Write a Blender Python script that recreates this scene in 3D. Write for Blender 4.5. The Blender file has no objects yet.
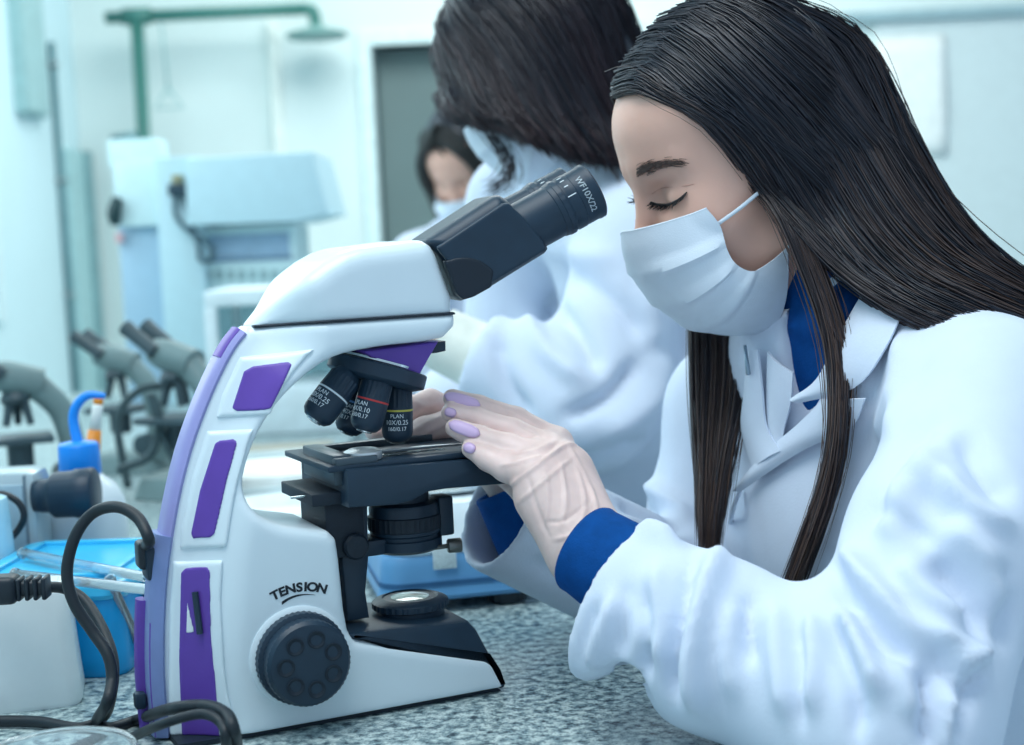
import bpy, bmesh, math, random
import numpy as np
from mathutils import Vector, Matrix
from mathutils.bvhtree import BVHTree

random.seed(7)
RNG = np.random.default_rng(11)
SC = bpy.context.scene
COL = SC.collection

# ------------------------------------------------------------------ camera
F = 1500.0                                   # focal length in pixels of the 1024-wide frame
PHI = math.atan(137 / 1500.0)                # pitch down
RHO = 0.045                                  # roll
CAM = np.array([0.0, 0.0, 1.145])
_f = np.array([0, math.cos(PHI), -math.sin(PHI)])
_r0 = np.array([1.0, 0, 0]); _u0 = np.array([0, math.sin(PHI), math.cos(PHI)])
_R = _r0 * math.cos(RHO) - _u0 * math.sin(RHO)
_U = _u0 * math.cos(RHO) + _r0 * math.sin(RHO)
cd = bpy.data.cameras.new('camera'); cam = bpy.data.objects.new('camera', cd); COL.objects.link(cam)
cd.sensor_width = 36; cd.lens = F / 1024 * 36; cd.clip_start = 0.05; cd.clip_end = 60
cam.matrix_world = Matrix(((_R[0], _U[0], -_f[0], CAM[0]), (_R[1], _U[1], -_f[1], CAM[1]),
                           (_R[2], _U[2], -_f[2], CAM[2]), (0, 0, 0, 1)))
cd.dof.use_dof = True; cd.dof.focus_distance = 1.10; cd.dof.aperture_fstop = 5.0
SC.camera = cam

def ray(x, y): return _f + _R * (x - 512) / F + _U * (372.5 - y) / F
def P(x, y, d): return CAM + ray(x, y) * d                       # point seen at (x, y), d metres into the scene
def onz(x, y, z):
    r = ray(x, y); return CAM + r * (z - CAM[2]) / r[2]
def onplane(x, y, p, n):
    r = ray(x, y); return CAM + r * (np.dot(p - CAM, n) / np.dot(r, n))

# ------------------------------------------------------------------ world, lights, exposure
w = bpy.data.worlds.new('world'); SC.world = w; w.use_nodes = True
w.node_tree.nodes['Background'].inputs[0].default_value = (0.56, 0.76, 0.95, 1)
w.node_tree.nodes['Background'].inputs[1].default_value = 0.50
def area(name, loc, target, sx, sy, power, col):
    l = bpy.data.lights.new(name, 'AREA'); l.shape = 'RECTANGLE'; l.size = sx; l.size_y = sy
    l.energy = power; l.color = col
    o = bpy.data.objects.new(name, l); COL.objects.link(o); o.location = loc
    o.rotation_euler = (Vector(target) - Vector(loc)).to_track_quat('-Z', 'Y').to_euler()
    return o
area('ceiling_light_near', (-0.5, 0.6, 2.88), (-0.5, 0.6, 0), 1.4, 1.4, 24, (0.93, 0.98, 1.0))
area('ceiling_light_far', (0.2, 4.1, 2.88), (0.2, 4.1, 0), 2.4, 1.4, 42, (0.95, 1.0, 0.99))
area('window_light', (-1.45, 2.4, 1.75), (0.2, 2.1, 1.1), 2.6, 1.3, 15, (0.85, 0.96, 1.0))
vs = SC.view_settings
vs.view_transform = 'Standard'; vs.look = 'None'; vs.gamma = 1.0; vs.use_curve_mapping = False
vs.exposure = 0.68

# ------------------------------------------------------------------ materials
MATS = {}
def lin(c):
    return tuple(((v / 255) / 12.92 if v / 255 <= 0.04045 else ((v / 255 + 0.055) / 1.055) ** 2.4) for v in c)
def mat(name, rgb, rough=0.5, metal=0.0, noise=0.06, scale=30.0, bump=0.0, bscale=60.0, spec=0.5,
        trans=0.0, ior=1.45, emit=0.0, sub=0.0, coat=0.0, alpha=1.0):
    if name in MATS: return MATS[name]
    m = bpy.data.materials.new(name); m.use_nodes = True; MATS[name] = m
    nt = m.node_tree; b = nt.nodes['Principled BSDF']
    c = lin(rgb)
    tc = nt.nodes.new('ShaderNodeTexCoord')
    n = nt.nodes.new('ShaderNodeTexNoise'); n.inputs['Scale'].default_value = scale; n.inputs['Detail'].default_value = 4
    nt.links.new(tc.outputs['Object'], n.inputs['Vector'])
    r = nt.nodes.new('ShaderNodeValToRGB')
    lo = [max(0, v * (1 - noise * 1.6)) for v in c]; hi = [min(1, v * (1 + noise)) for v in c]
    r.color_ramp.elements[0].position = 0.3; r.color_ramp.elements[1].position = 0.7
    r.color_ramp.elements[0].color = (*lo, 1); r.color_ramp.elements[1].color = (*hi, 1)
    nt.links.new(n.outputs['Fac'], r.inputs['Fac']); nt.links.new(r.outputs['Color'], b.inputs['Base Color'])
    b.inputs['Roughness'].default_value = rough; b.inputs['Metallic'].default_value = metal
    b.inputs['Specular IOR Level'].default_value = spec
    b.inputs['Transmission Weight'].default_value = trans; b.inputs['IOR'].default_value = ior
    b.inputs['Coat Weight'].default_value = coat
    b.inputs['Alpha'].default_value = alpha
    if sub:
        b.inputs['Subsurface Weight'].default_value = sub; b.inputs['Subsurface Radius'].default_value = (0.012, 0.005, 0.003)
        b.inputs['Subsurface Scale'].default_value = 0.4
    if emit:
        b.inputs['Emission Color'].default_value = (*c, 1); b.inputs['Emission Strength'].default_value = emit
    if bump:
        n2 = nt.nodes.new('ShaderNodeTexNoise'); n2.inputs['Scale'].default_value = bscale; n2.inputs['Detail'].default_value = 5
        nt.links.new(tc.outputs['Object'], n2.inputs['Vector'])
        bp = nt.nodes.new('ShaderNodeBump'); bp.inputs['Strength'].default_value = bump; bp.inputs['Distance'].default_value = 0.002
        nt.links.new(n2.outputs['Fac'], bp.inputs['Height']); nt.links.new(bp.outputs['Normal'], b.inputs['Normal'])
    return m
def granite():
    m = bpy.data.materials.new('granite'); m.use_nodes = True; nt = m.node_tree; b = nt.nodes['Principled BSDF']
    tc = nt.nodes.new('ShaderNodeTexCoord')
    def noise(s, d=6, r=0.65):
        n = nt.nodes.new('ShaderNodeTexNoise'); n.inputs['Scale'].default_value = s; n.inputs['Detail'].default_value = d
        n.inputs['Roughness'].default_value = r; nt.links.new(tc.outputs['Object'], n.inputs['Vector']); return n
    n1 = noise(120); r1 = nt.nodes.new('ShaderNodeValToRGB')
    e = r1.color_ramp.elements; e[0].position = 0.36; e[0].color = (*lin((36, 56, 68)), 1); e[1].position = 0.60; e[1].color = (*lin((196, 212, 210)), 1)
    e2 = r1.color_ramp.elements.new(0.46); e2.color = (*lin((122, 146, 152)), 1)
    nt.links.new(n1.outputs['Fac'], r1.inputs['Fac'])
    v = nt.nodes.new('ShaderNodeTexVoronoi'); v.inputs['Scale'].default_value = 330; nt.links.new(tc.outputs['Object'], v.inputs['Vector'])
    r2 = nt.nodes.new('ShaderNodeValToRGB'); r2.color_ramp.elements[0].position = 0.16; r2.color_ramp.elements[1].position = 0.34
    r2.color_ramp.elements[0].color = (0.30, 0.36, 0.40, 1); r2.color_ramp.elements[1].color = (1, 1, 1, 1)
    nt.links.new(v.outputs['Distance'], r2.inputs['Fac'])
    mx = nt.nodes.new('ShaderNodeMix'); mx.data_type = 'RGBA'; mx.blend_type = 'MULTIPLY'; mx.inputs['Factor'].default_value = 0.75
    nt.links.new(r1.outputs['Color'], mx.inputs['A']); nt.links.new(r2.outputs['Color'], mx.inputs['B'])
    nt.links.new(mx.outputs['Result'], b.inputs['Base Color'])
    b.inputs['Roughness'].default_value = 0.32
    return m
GRANITE = granite()
def hairmat(name, a, b_, rough=0.42):
    m = bpy.data.materials.new(name); m.use_nodes = True; nt = m.node_tree; b = nt.nodes['Principled BSDF']
    at = nt.nodes.new('ShaderNodeAttribute'); at.attribute_name = 'tone'
    r = nt.nodes.new('ShaderNodeValToRGB'); r.color_ramp.elements[0].color = (*lin(a), 1); r.color_ramp.elements[1].color = (*lin(b_), 1)
    nt.links.new(at.outputs['Fac'], r.inputs['Fac']); nt.links.new(r.outputs['Color'], b.inputs['Base Color'])
    b.inputs['Roughness'].default_value = rough; b.inputs['Specular IOR Level'].default_value = 0.45
    return m

# ------------------------------------------------------------------ objects
WORLD = {}                                   # world matrix of every Empty (numpy 4x4)
def tag(o, label=None, cat=None, group=None, kind=None):
    if label: o['label'] = label
    if cat: o['category'] = cat
    if group: o['group'] = group
    if kind: o['kind'] = kind
    return o
def thing(name, label, cat, loc, rot=None, group=None):
    o = bpy.data.objects.new(name, None); COL.objects.link(o); o.empty_display_size = 0.05
    M = Matrix.Translation(Vector(loc)) @ (rot.to_4x4() if rot is not None else Matrix.Identity(4))
    o.matrix_world = M; WORLD[o.name] = M
    return tag(o, label, cat, group)
def make(name, verts, faces, m, parent=None, smooth=True, local=False, sharp=None):
    """one mesh object; verts are world coordinates unless local (then in the parent's frame)"""
    v = np.asarray(verts, dtype=float).reshape(-1, 3)
    top = parent; M = None
    if parent is not None:
        chain = []; p = parent
        while p is not None: chain.append(p); p = p.parent
        M = WORLD.get(chain[-1].name)
        if M is not None and not local:
            Mi = np.array(M.inverted()); v = v @ Mi[:3, :3].T + Mi[:3, 3]
    me = bpy.data.meshes.new(name)
    if isinstance(faces, np.ndarray):
        n = len(faces); me.vertices.add(len(v)); me.vertices.foreach_set('co', v.astype(np.float32).ravel())
        me.loops.add(n * 4); me.loops.foreach_set('vertex_index', faces.astype(np.int32).ravel())
        me.polygons.add(n); me.polygons.foreach_set('loop_start', np.arange(0, n * 4, 4, dtype=np.int32)); me.update(calc_edges=True)
    else:
        me.from_pydata(v.tolist(), [], [list(map(int, f)) for f in faces]); me.update()
    if smooth: me.polygons.foreach_set('use_smooth', [True] * len(me.polygons))
    if smooth and sharp: me.set_sharp_from_angle(angle=math.radians(sharp))
    o = bpy.data.objects.new(name, me); COL.objects.link(o)
    if m is not None: me.materials.append(m)
    if parent is not None: o.parent = parent
    else: WORLD[o.name] = Matrix.Identity(4)
    return o
def from_bm(name, bm, m, parent=None, smooth=True, local=False, sharp=40):
    bmesh.ops.recalc_face_normals(bm, faces=bm.faces[:])
    bm.verts.index_update()
    v = [tuple(x.co) for x in bm.verts]; f = [[x.index for x in q.verts] for q in bm.faces]; bm.free()
    return make(name, v, f, m, parent, smooth, local, sharp)

# mesh builders return (verts, faces)
def join(*parts):
    V = []; Fc = []
    for v, f in parts:
        o = len(V); V += [tuple(x) for x in v]; Fc += [[i + o for i in q] for q in f]
    return V, Fc
def xf(part, R=None, t=(0, 0, 0)):
    v = np.asarray(part[0], float)
    if R is not None: v = v @ np.asarray(R).T
    return v + np.asarray(t), part[1]
def rbox(sx, sy, sz, r=0.003, seg=2, taper=1.0):
    bm = bmesh.new(); bmesh.ops.create_cube(bm, size=1)
    for q in bm.verts:
        k = taper if q.co.z > 0 else 1
        q.co = Vector((q.co.x * sx * k, q.co.y * sy * k, q.co.z * sz))
    if r > 0: bmesh.ops.bevel(bm, geom=bm.edges[:], offset=r, segments=seg, profile=0.5, affect='EDGES')
    bmesh.ops.recalc_face_normals(bm, faces=bm.faces[:]); bm.verts.index_update()
    out = ([tuple(q.co) for q in bm.verts], [[x.index for x in f.verts] for f in bm.faces]); bm.free(); return out
def prism(outline, d0, d1, bev=0.003, seg=2):
    """outline: 2-D (u, w); extruded along v from d0 to d1; returned as (u, v, w)"""
    bm = bmesh.new()
    a = [bm.verts.new((u, d0, w_)) for u, w_ in outline]; b = [bm.verts.new((u, d1, w_)) for u, w_ in outline]
    bm.faces.new(a); bm.faces.new(b[::-1]); n = len(a)
    for i in range(n): bm.faces.new((a[i], a[(i + 1) % n], b[(i + 1) % n], b[i]))
    bmesh.ops.recalc_face_normals(bm, faces=bm.faces[:])
    if bev:
        caps = [e for e in bm.edges if (e.verts[0] in a and e.verts[1] in a) or (e.verts[0] in b and e.verts[1] in b)]
        sa, sb = set(a), set(b)
        caps = [e for e in bm.edges if (e.verts[0] in sa) == (e.verts[1] in sa)]
        bmesh.ops.bevel(bm, geom=caps, offset=bev, segments=seg, profile=0.5, affect='EDGES')
    bm.verts.index_update()
    out = ([tuple(q.co) for q in bm.verts], [[x.index for x in f.verts] for f in bm.faces]); bm.free(); return out
def frame_to(axis, up=(0, 0, 1)):
    z = np.asarray(axis, float); z = z / np.linalg.norm(z); u = np.asarray(up, float)
    if abs(z @ u) > 0.95: u = np.array([1.0, 0, 0])
    x = np.cross(u, z); x /= np.linalg.norm(x); y = np.cross(z, x)
    return np.stack([x, y, z], 1)
def lathe(prof, n=32, ribs=0, ribamp=0.0, riblo=None, ribhi=None, cap=True):
    """prof: [(r, z)]; optional vertical ribs between heights riblo..ribhi"""
    V = []; Fc = []
    for r, z in prof:
        for i in range(n):
            a = 2 * math.pi * i / n; rr = r
            if ribs and riblo <= z <= ribhi: rr = r + (ribamp if math.cos(a * ribs) > 0 else 0)
            V.append((rr * math.cos(a), rr * math.sin(a), z))
    for j in range(len(prof) - 1):
        for i in range(n):
            k = (i + 1) % n; Fc.append((j * n + i, j * n + k, (j + 1) * n + k, (j + 1) * n + i))
    if cap: Fc.append(tuple(range(n))[::-1]); Fc.append(tuple(range((len(prof) - 1) * n, len(prof) * n)))
    return V, Fc
def lathe_at(prof, base, axis, n=32, up=(0, 0, 1), **k):
    return xf(lathe(prof, n, **k), frame_to(axis, up), base)
def spline(pts, n):
    p = np.asarray(pts, float); m = len(p)
    if m == 2: return p[0] + (p[1] - p[0]) * np.linspace(0, 1, n)[:, None]
    q = np.vstack([2 * p[0] - p[1], p, 2 * p[-1] - p[-2]])
    t = np.linspace(0, m - 1, n); i = np.minimum(t.astype(int), m - 2); s = (t - i)[:, None]
    a, b, c, d = q[i], q[i + 1], q[i + 2], q[i + 3]
    return 0.5 * ((2 * b) + (-a + c) * s + (2 * a - 5 * b + 4 * c - d) * s * s + (-a + 3 * b - 3 * c + d) * s ** 3)
def tube(pts, rad, n=10, seg=None, cap=True, flat=1.0):
    p = np.asarray(pts, float) if seg is None else spline(pts, seg)
    m = len(p); rad = np.interp(np.linspace(0, 1, m), np.linspace(0, 1, len(np.atleast_1d(rad))), np.atleast_1d(rad))
    t = np.gradient(p, axis=0); t /= np.linalg.norm(t, axis=1)[:, None] + 1e-12
    x = np.cross(t[0], [0.3, 0.2, 0.93]); x /= np.linalg.norm(x) + 1e-12
    V = np.zeros((m, n, 3)); a = np.linspace(0, 2 * math.pi, n, endpoint=False)
    for i in range(m):
        x = x - t[i] * (x @ t[i]); x /= np.linalg.norm(x) + 1e-12; y = np.cross(t[i], x)
        V[i] = p[i] + rad[i] * (np.cos(a)[:, None] * x + flat * np.sin(a)[:, None] * y)
    Fc = [(j * n + i, j * n + (i + 1) % n, (j + 1) * n + (i + 1) % n, (j + 1) * n + i) for j in range(m - 1) for i in range(n)]
    if cap: Fc += [tuple(range(n))[::-1], tuple(range((m - 1) * n, m * n))]
    return V.reshape(-1, 3), Fc
def sheet(grid, thick=0.0):
    """grid (a, b, 3) -> quads; with thick a closed slab"""
    g = np.asarray(grid, float); a, b = g.shape[:2]
    Fc = [(i * b + j, i * b + j + 1, (i + 1) * b + j + 1, (i + 1) * b + j) for i in range(a - 1) for j in range(b - 1)]
    V = g.reshape(-1, 3)
    if not thick: return V, Fc
    du = np.gradient(g, axis=0); dv = np.gradient(g, axis=1); n = np.cross(du, dv); n /= np.linalg.norm(n, axis=2)[..., None] + 1e-12
    W = (g - n * thick).reshape(-1, 3); N = a * b
    Fc2 = [tuple(x + N for x in q[::-1]) for q in Fc]
    rim = [(0 * b + j, 0 * b + j + 1) for j in range(b - 1)] + [(i * b + b - 1, (i + 1) * b + b - 1) for i in range(a - 1)] + \
          [((a - 1) * b + j, (a - 1) * b + j - 1) for j in range(b - 1, 0, -1)] + [(i * b, (i - 1) * b) for i in range(a - 1, 0, -1)]
    Fr = [(p, p + N, q + N, q) for p, q in rim]
    return np.vstack([V, W]), Fc + Fc2 + Fr

# ------------------------------------------------------------------ implicit surfaces (smooth bodies, cloth, hands)
def cap(p, a, b, ra, rb=None):
    rb = ra if rb is None else rb
    a = np.asarray(a, float); b = np.asarray(b, float); ab = b - a; L2 = ab @ ab + 1e-12
    h = np.clip((p - a) @ ab / L2, 0, 1)
    return np.linalg.norm(p - a - h[:, None] * ab, axis=1) - (ra + (rb - ra) * h)
def chain(p, pts, rad, k=0.0):
    d = None
    for i in range(len(pts) - 1):
        e = cap(p, pts[i], pts[i + 1], rad[i], rad[i + 1]); d = e if d is None else smin(d, e, k)
    return d
def ell(p, c, r, R=None):
    q = p - np.asarray(c, float)
    if R is not None: q = q @ R
    r = np.asarray(r, float)
    k0 = np.linalg.norm(q / r, axis=1); k1 = np.linalg.norm(q / (r * r), axis=1) + 1e-9
    return k0 * (k0 - 1) / k1
def smin(a, b, k):
    if k <= 0: return np.minimum(a, b)
    h = np.maximum(k - np.abs(a - b), 0) / k
    return np.minimum(a, b) - h * h * k * 0.25
def smax(a, b, k): return -smin(-a, -b, k)
def sdf_mesh(fn, lo, hi, h):
    lo = np.asarray(lo, float); hi = np.asarray(hi, float); B = 8
    nb = np.ceil((hi - lo) / (h * B)).astype(int); n = nb * B + 1
    g = np.stack(np.meshgrid(*[np.arange(k) for k in nb], indexing='ij'), -1).reshape(-1, 3)
    cen = lo + (g + 0.5) * h * B
    dc = fn(cen); keep = np.abs(dc) < h * B * 0.9 * 1.7 + 0.01
    val = np.empty(n, np.float32)
    cs = np.where(dc > 0, 1.0, -1.0).reshape(nb)
    ext = np.repeat(np.repeat(np.repeat(cs, B, 0), B, 1), B, 2)
    val[:-1, :-1, :-1] = ext; val[-1] = val[-2]; val[:, -1] = val[:, -2]; val[:, :, -1] = val[:, :, -2]
    need = np.zeros(n, bool)
    for q in g[keep]:
        a = q * B; need[a[0]:a[0] + B + 1, a[1]:a[1] + B + 1, a[2]:a[2] + B + 1] = True
    idx = np.argwhere(need)
    out = np.empty(len(idx), np.float32)
    for s in range(0, len(idx), 400000):
        out[s:s + 400000] = fn(lo + idx[s:s + 400000] * h)
    val[need] = out
    ins = val < 0
    c = n - 1
    cnt = np.zeros(c, np.int8)
    for dx in (0, 1):
        for dy in (0, 1):
            for dz in (0, 1): cnt += ins[dx:dx + c[0], dy:dy + c[1], dz:dz + c[2]]
    act = (cnt > 0) & (cnt < 8); ci = np.argwhere(act)
    vid = -np.ones(c, np.int64); vid[act] = np.arange(len(ci))
    acc = np.zeros((len(ci), 3)); k = np.zeros(len(ci))
    cor = [(x, y, z) for x in (0, 1) for y in (0, 1) for z in (0, 1)]
    for a in cor:
        for ax in range(3):
            if a[ax]: continue
            b = list(a); b[ax] = 1
            va = val[ci[:, 0] + a[0], ci[:, 1] + a[1], ci[:, 2] + a[2]]; vb = val[ci[:, 0] + b[0], ci[:, 1] + b[1], ci[:, 2] + b[2]]
            m = (va < 0) != (vb < 0); t = va[m] / (va[m] - vb[m])
            pt = np.tile(np.array(a, float), (m.sum(), 1)); pt[:, ax] = t
            acc[m] += pt; k[m] += 1
    V = lo + (ci + acc / k[:, None]) * h
    Fc = []
    for ax in range(3):
        o1, o2 = [(1, 2), (2, 0), (0, 1)][ax]
        sl = [slice(1, -1)] * 3; sl[ax] = slice(0, -1)
        A = ins[tuple(sl)]; sl2 = list(sl); sl2[ax] = slice(1, None); Bv = ins[tuple(sl2)]
        e = np.argwhere(A != Bv); st = A[A != Bv]
        off = np.ones(3, int); off[ax] = 0; e = e + off
        d1 = np.zeros(3, int); d1[o1] = 1; d2 = np.zeros(3, int); d2[o2] = 1
        q = np.stack([vid[tuple((e - d1 - d2).T)], vid[tuple((e - d2).T)], vid[tuple(e.T)], vid[tuple((e - d1).T)]], 1)
        q[~st] = q[~st][:, ::-1]; Fc.append(q)
    Fc = np.vstack(Fc); Fc = Fc[(Fc >= 0).all(1)]
    return V, Fc
def smooth_mesh(V, Fc, it=2, lam=0.5):
    V = V.copy(); e = np.vstack([Fc[:, [0, 1]], Fc[:, [1, 2]], Fc[:, [2, 3]], Fc[:, [3, 0]]])
    for _ in range(it):
        s = np.zeros_like(V); k = np.zeros(len(V))
        np.add.at(s, e[:, 0], V[e[:, 1]]); np.add.at(s, e[:, 1], V[e[:, 0]]); np.add.at(k, e[:, 0], 1); np.add.at(k, e[:, 1], 1)
        V += lam * (s / np.maximum(k, 1)[:, None] - V)
    return V
def body(name, fn, lo, hi, h, m, parent, it=2, lam=0.5):
    V, Fc = sdf_mesh(fn, lo, hi, h)
    return make(name, smooth_mesh(V, Fc, it, lam), Fc, m, parent)
def caster(o, parent=None):
    """BVH of an object's mesh in world space"""
    M = np.array(WORLD[parent.name]) if parent is not None else np.eye(4)
    v = np.array([tuple(x.co) for x in o.data.vertices]) @ M[:3, :3].T + M[:3, 3]
    return BVHTree.FromPolygons([tuple(x) for x in v], [tuple(p.vertices) for p in o.data.polygons])
def hit(bvh, x, y, lift=0.0, fallback=1.2):
    r = Vector(ray(x, y)).normalized()
    l, n, i, d = bvh.ray_cast(Vector(CAM), r)
    if l is None: return P(x, y, fallback)
    return np.array(l) + np.array(n) * lift

# hair: strands interpolated between guide curves
def strands(name, guides, count, rad, mt, parent, seg=16, jit=0.003, tone=(0.0, 1.0), nside=3, clump=6, seed=3, tipfade=0.35):
    rng = np.random.default_rng(seed)
    G = np.stack([spline(g, seg) for g in guides]); ng = len(G)             # (guide, seg, 3)
    if clump > 1:
        nc = max(1, count // clump); ct = rng.random(nc) * (ng - 1); co = rng.normal(0, jit * .8, (nc, 3)); ctn = rng.random(nc) ** 1.6
        who = np.arange(count) % nc; t = ct[who] + rng.normal(0, .05, count)
    else:
        nc = count; who = np.arange(count); t = rng.random(count) * (ng - 1); co = np.zeros((nc, 3)); ctn = rng.random(nc)
    t = np.clip(t, 0, ng - 1.001); k = t.astype(int); s = (t - k)[:, None, None]
    p = G[k] * (1 - s) + G[np.minimum(k + 1, ng - 1)] * s
    f = np.linspace(0, 1, seg)[None, :, None]
    p = p + (rng.normal(0, jit * .6, (count, 1, 3)) + co[who][:, None]) * (.35 + .65 * f)
    p = p + rng.normal(0, jit * .5, (count, 1, 3)) * np.sin(f * (4 + 5 * rng.random((count, 1, 1))) + rng.random((count, 1, 1)) * 6)
    # uneven ends: every strand stops somewhere along the last stretch of its path
    end = 1 - tipfade * .45 * rng.random(count) ** 2
    idx = end[:, None] * np.linspace(0, seg - 1, seg)[None]; i0 = np.minimum(idx.astype(int), seg - 2); fr = (idx - i0)[..., None]
    ar = np.arange(count)[:, None]; p = p[ar, i0] * (1 - fr) + p[ar, i0 + 1] * fr
    tg = np.gradient(p, axis=1); tg /= np.linalg.norm(tg, axis=2, keepdims=True) + 1e-9
    x = np.cross(tg, np.array([.25, -.93, .27])); x /= np.linalg.norm(x, axis=2, keepdims=True) + 1e-9; y = np.cross(tg, x)
    r = rad * (.6 + .8 * rng.random((count, 1))) * np.interp(np.linspace(0, 1, seg), [0, .85, .95, 1], [1, 1, .7, .15])[None]
    a = np.linspace(0, 2 * math.pi, nside, endpoint=False) + .5
    V = p[:, :, None] + r[:, :, None, None] * (np.cos(a)[:, None] * x[:, :, None] + np.sin(a)[:, None] * y[:, :, None])
    base = (np.arange(count) * seg * nside)[:, None, None] + (np.arange(seg - 1) * nside)[None, :, None]
    i_ = np.arange(nside)[None, None]; j_ = (i_ + 1) % nside
    Fc = np.stack([base + i_, base + j_, base + nside + j_, base + nside + i_], -1).reshape(-1, 4)
    o = quads(name, V.reshape(-1, 3), Fc, mt, parent)
    tn = tone[0] + (tone[1] - tone[0]) * (.08 + .92 * np.linspace(0, 1, seg)[None] ** 1.5) * np.clip(ctn[who] + rng.normal(0, .12, count), 0, 1)[:, None]
    at = o.data.attributes.new('tone', 'FLOAT', 'POINT'); at.data.foreach_set('value', np.repeat(tn.reshape(-1), nside).astype(np.float32))
    return o
def quads(name, V, Fc, m, parent):
    """fast path for large quad meshes in world coordinates"""
    p = parent
    while p.parent is not None: p = p.parent
    Mi = np.array(WORLD[p.name].inverted()); V = V @ Mi[:3, :3].T + Mi[:3, 3]
    me = bpy.data.meshes.new(name); n = len(Fc)
    me.vertices.add(len(V)); me.vertices.foreach_set('co', V.astype(np.float32).ravel())
    me.loops.add(n * 4); me.loops.foreach_set('vertex_index', Fc.astype(np.int32).ravel())
    me.polygons.add(n); me.polygons.foreach_set('loop_start', np.arange(0, n * 4, 4, dtype=np.int32))
    me.polygons.foreach_set('use_smooth', np.ones(n, bool)); me.update(calc_edges=True)
    o = bpy.data.objects.new(name, me); COL.objects.link(o); me.materials.append(m); o.parent = parent
    return o
def text_mesh(s, size, depth=0.0002, offset=0.0):
    cu = bpy.data.curves.new('t', 'FONT'); cu.body = s; cu.size = size; cu.align_x = 'CENTER'; cu.align_y = 'CENTER'; cu.extrude = depth; cu.offset = offset
    o = bpy.data.objects.new('t', cu); COL.objects.link(o)
    dg = bpy.context.evaluated_depsgraph_get(); me = bpy.data.meshes.new_from_object(o.evaluated_get(dg))
    v = np.array([tuple(x.co) for x in me.vertices]); f = [list(p.vertices) for p in me.polygons]
    bpy.data.objects.remove(o); bpy.data.curves.remove(cu); bpy.data.meshes.remove(me)
    return v, f

# ================================================================== the room
BZ = 0.80                                     # bench top
wallm = mat('wall_paint', (226, 238, 236), 0.75, noise=0.02, scale=3)
wallm2 = mat('wall_paint_side', (214, 238, 243), 0.75, noise=0.02, scale=3)
def box(x0, x1, y0, y1, z0, z1, r=0.0):
    return xf(rbox(x1 - x0, y1 - y0, z1 - z0, r), None, ((x0 + x1) / 2, (y0 + y1) / 2, (z0 + z1) / 2))
YB = 5.6; XL = -1.56
def struct(name, part, m, parent=None, **k):
    o = make(name, *part, m, parent, smooth=False, **k)
    if parent is None: o['kind'] = 'structure'
    return o
floor = struct('floor', box(XL - 0.1, 3.6, -0.6, YB + 1.2, -0.1, 0.0), mat('floor_vinyl', (176, 196, 200), 0.45, noise=0.05, scale=8))
ceiling = struct('ceiling', box(XL - 0.1, 3.6, -0.6, YB + 1.2, 2.95, 3.05), mat('ceiling_paint', (232, 242, 240), 0.8, noise=0.02))
DZ = P(420, 47, YB)[2]; DX0 = P(377, 140, YB)[0]; DX1 = DX0 + 0.95
wb = join(box(XL, DX0, YB, YB + 0.12, 0, 2.95), box(DX1, 3.6, YB, YB + 0.12, 0, 2.95), box(DX0, DX1, YB, YB + 0.12, DZ, 2.95))
struct('wall_back', wb, wallm)
struct('wall_corridor', box(DX0 - 0.5, DX1 + 0.5, YB + 1.0, YB + 1.1, 0, 2.95), mat('corridor_dark_grey', (120, 136, 136), 0.8, noise=0.03))  # dimness of the corridor put into its grey colour
fr = 0.05
dfr = join(box(DX0 - fr, DX0, YB - 0.02, YB + 0.14, 0, DZ + fr, .004), box(DX1, DX1 + fr, YB - 0.02, YB + 0.14, 0, DZ + fr, .004), box(DX0, DX1, YB - 0.02, YB + 0.14, DZ, DZ + fr, .004))
d1 = struct('door_1', dfr, mat('door_frame_paint', (226, 244, 243), 0.5))
dark_leaf = make('dark_opening_leaf', *box(DX0 + 0.012, DX1 - 0.012, YB + 0.09, YB + 0.13, 0.01, DZ - 0.008, .003), mat('dark_opening_grey', (104, 122, 122), 0.6, noise=0.04, scale=4), d1, smooth=False)  # dark of the open doorway put into a grey panel
make('door_handle', *join(tube([(DX0 + .1, YB + .07, 1.05), (DX0 + .2, YB + .07, 1.05)], .009, 8), tube([(DX0 + .1, YB + .095, 1.05), (DX0 + .1, YB + .07, 1.05)], .009, 8)), mat('steel', (170, 176, 178), 0.3, 1.0), d1)
# left wall with a deep window bay at the near side and a shallow recessed panel further back
def wy(px_): return XL * F / (px_ - 512.0)            # distance at which the left wall passes column px
wl = [box(XL - 0.12, XL, -0.6, wy(6), 0, 0.95), box(XL - 0.12, XL, wy(6), YB, 0, 2.95), box(XL - 0.12, XL, -0.6, wy(6), 2.5, 2.95)]
struct('wall_left', join(*wl), wallm2)
w1 = struct('window_1', join(*[box(XL - 0.10, XL + 0.015, y - .03, y + .03, 0.95, 2.5, .004) for y in np.linspace(-0.2, wy(6) - 0.03, 6)] +
            [box(XL - 0.09, XL + 0.010, -0.59, wy(6) - .004, z - .03, z + .03, .004) for z in (0.983, 1.75, 2.467)]), mat('window_frame', (220, 240, 244), 0.4))
gp = mat('frosted_glass', (150, 196, 208), 0.5, noise=0.03, scale=2)
for a, b in zip(np.linspace(-0.2, wy(6) - 0.03, 6)[:-1], np.linspace(-0.2, wy(6) - 0.03, 6)[1:]):
    for z0, z1 in ((1.01, 1.72), (1.78, 2.44)):
        make('pane', *box(XL - 0.07, XL - 0.06, a + .03, b - .03, z0, z1), gp, w1, smooth=False)
ZR = P(50, 118, wy(50))[2]
t = thing('wall_cabinet', 'pale grey-green wall cabinet hung high on the left wall', 'cabinet', (XL, wy(44), ZR))
make('body', *box(XL, XL + .035, wy(33), wy(56), ZR, 2.6, .004), mat('cabinet_teal', (160, 196, 198), 0.5), t, smooth=False)
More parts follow.
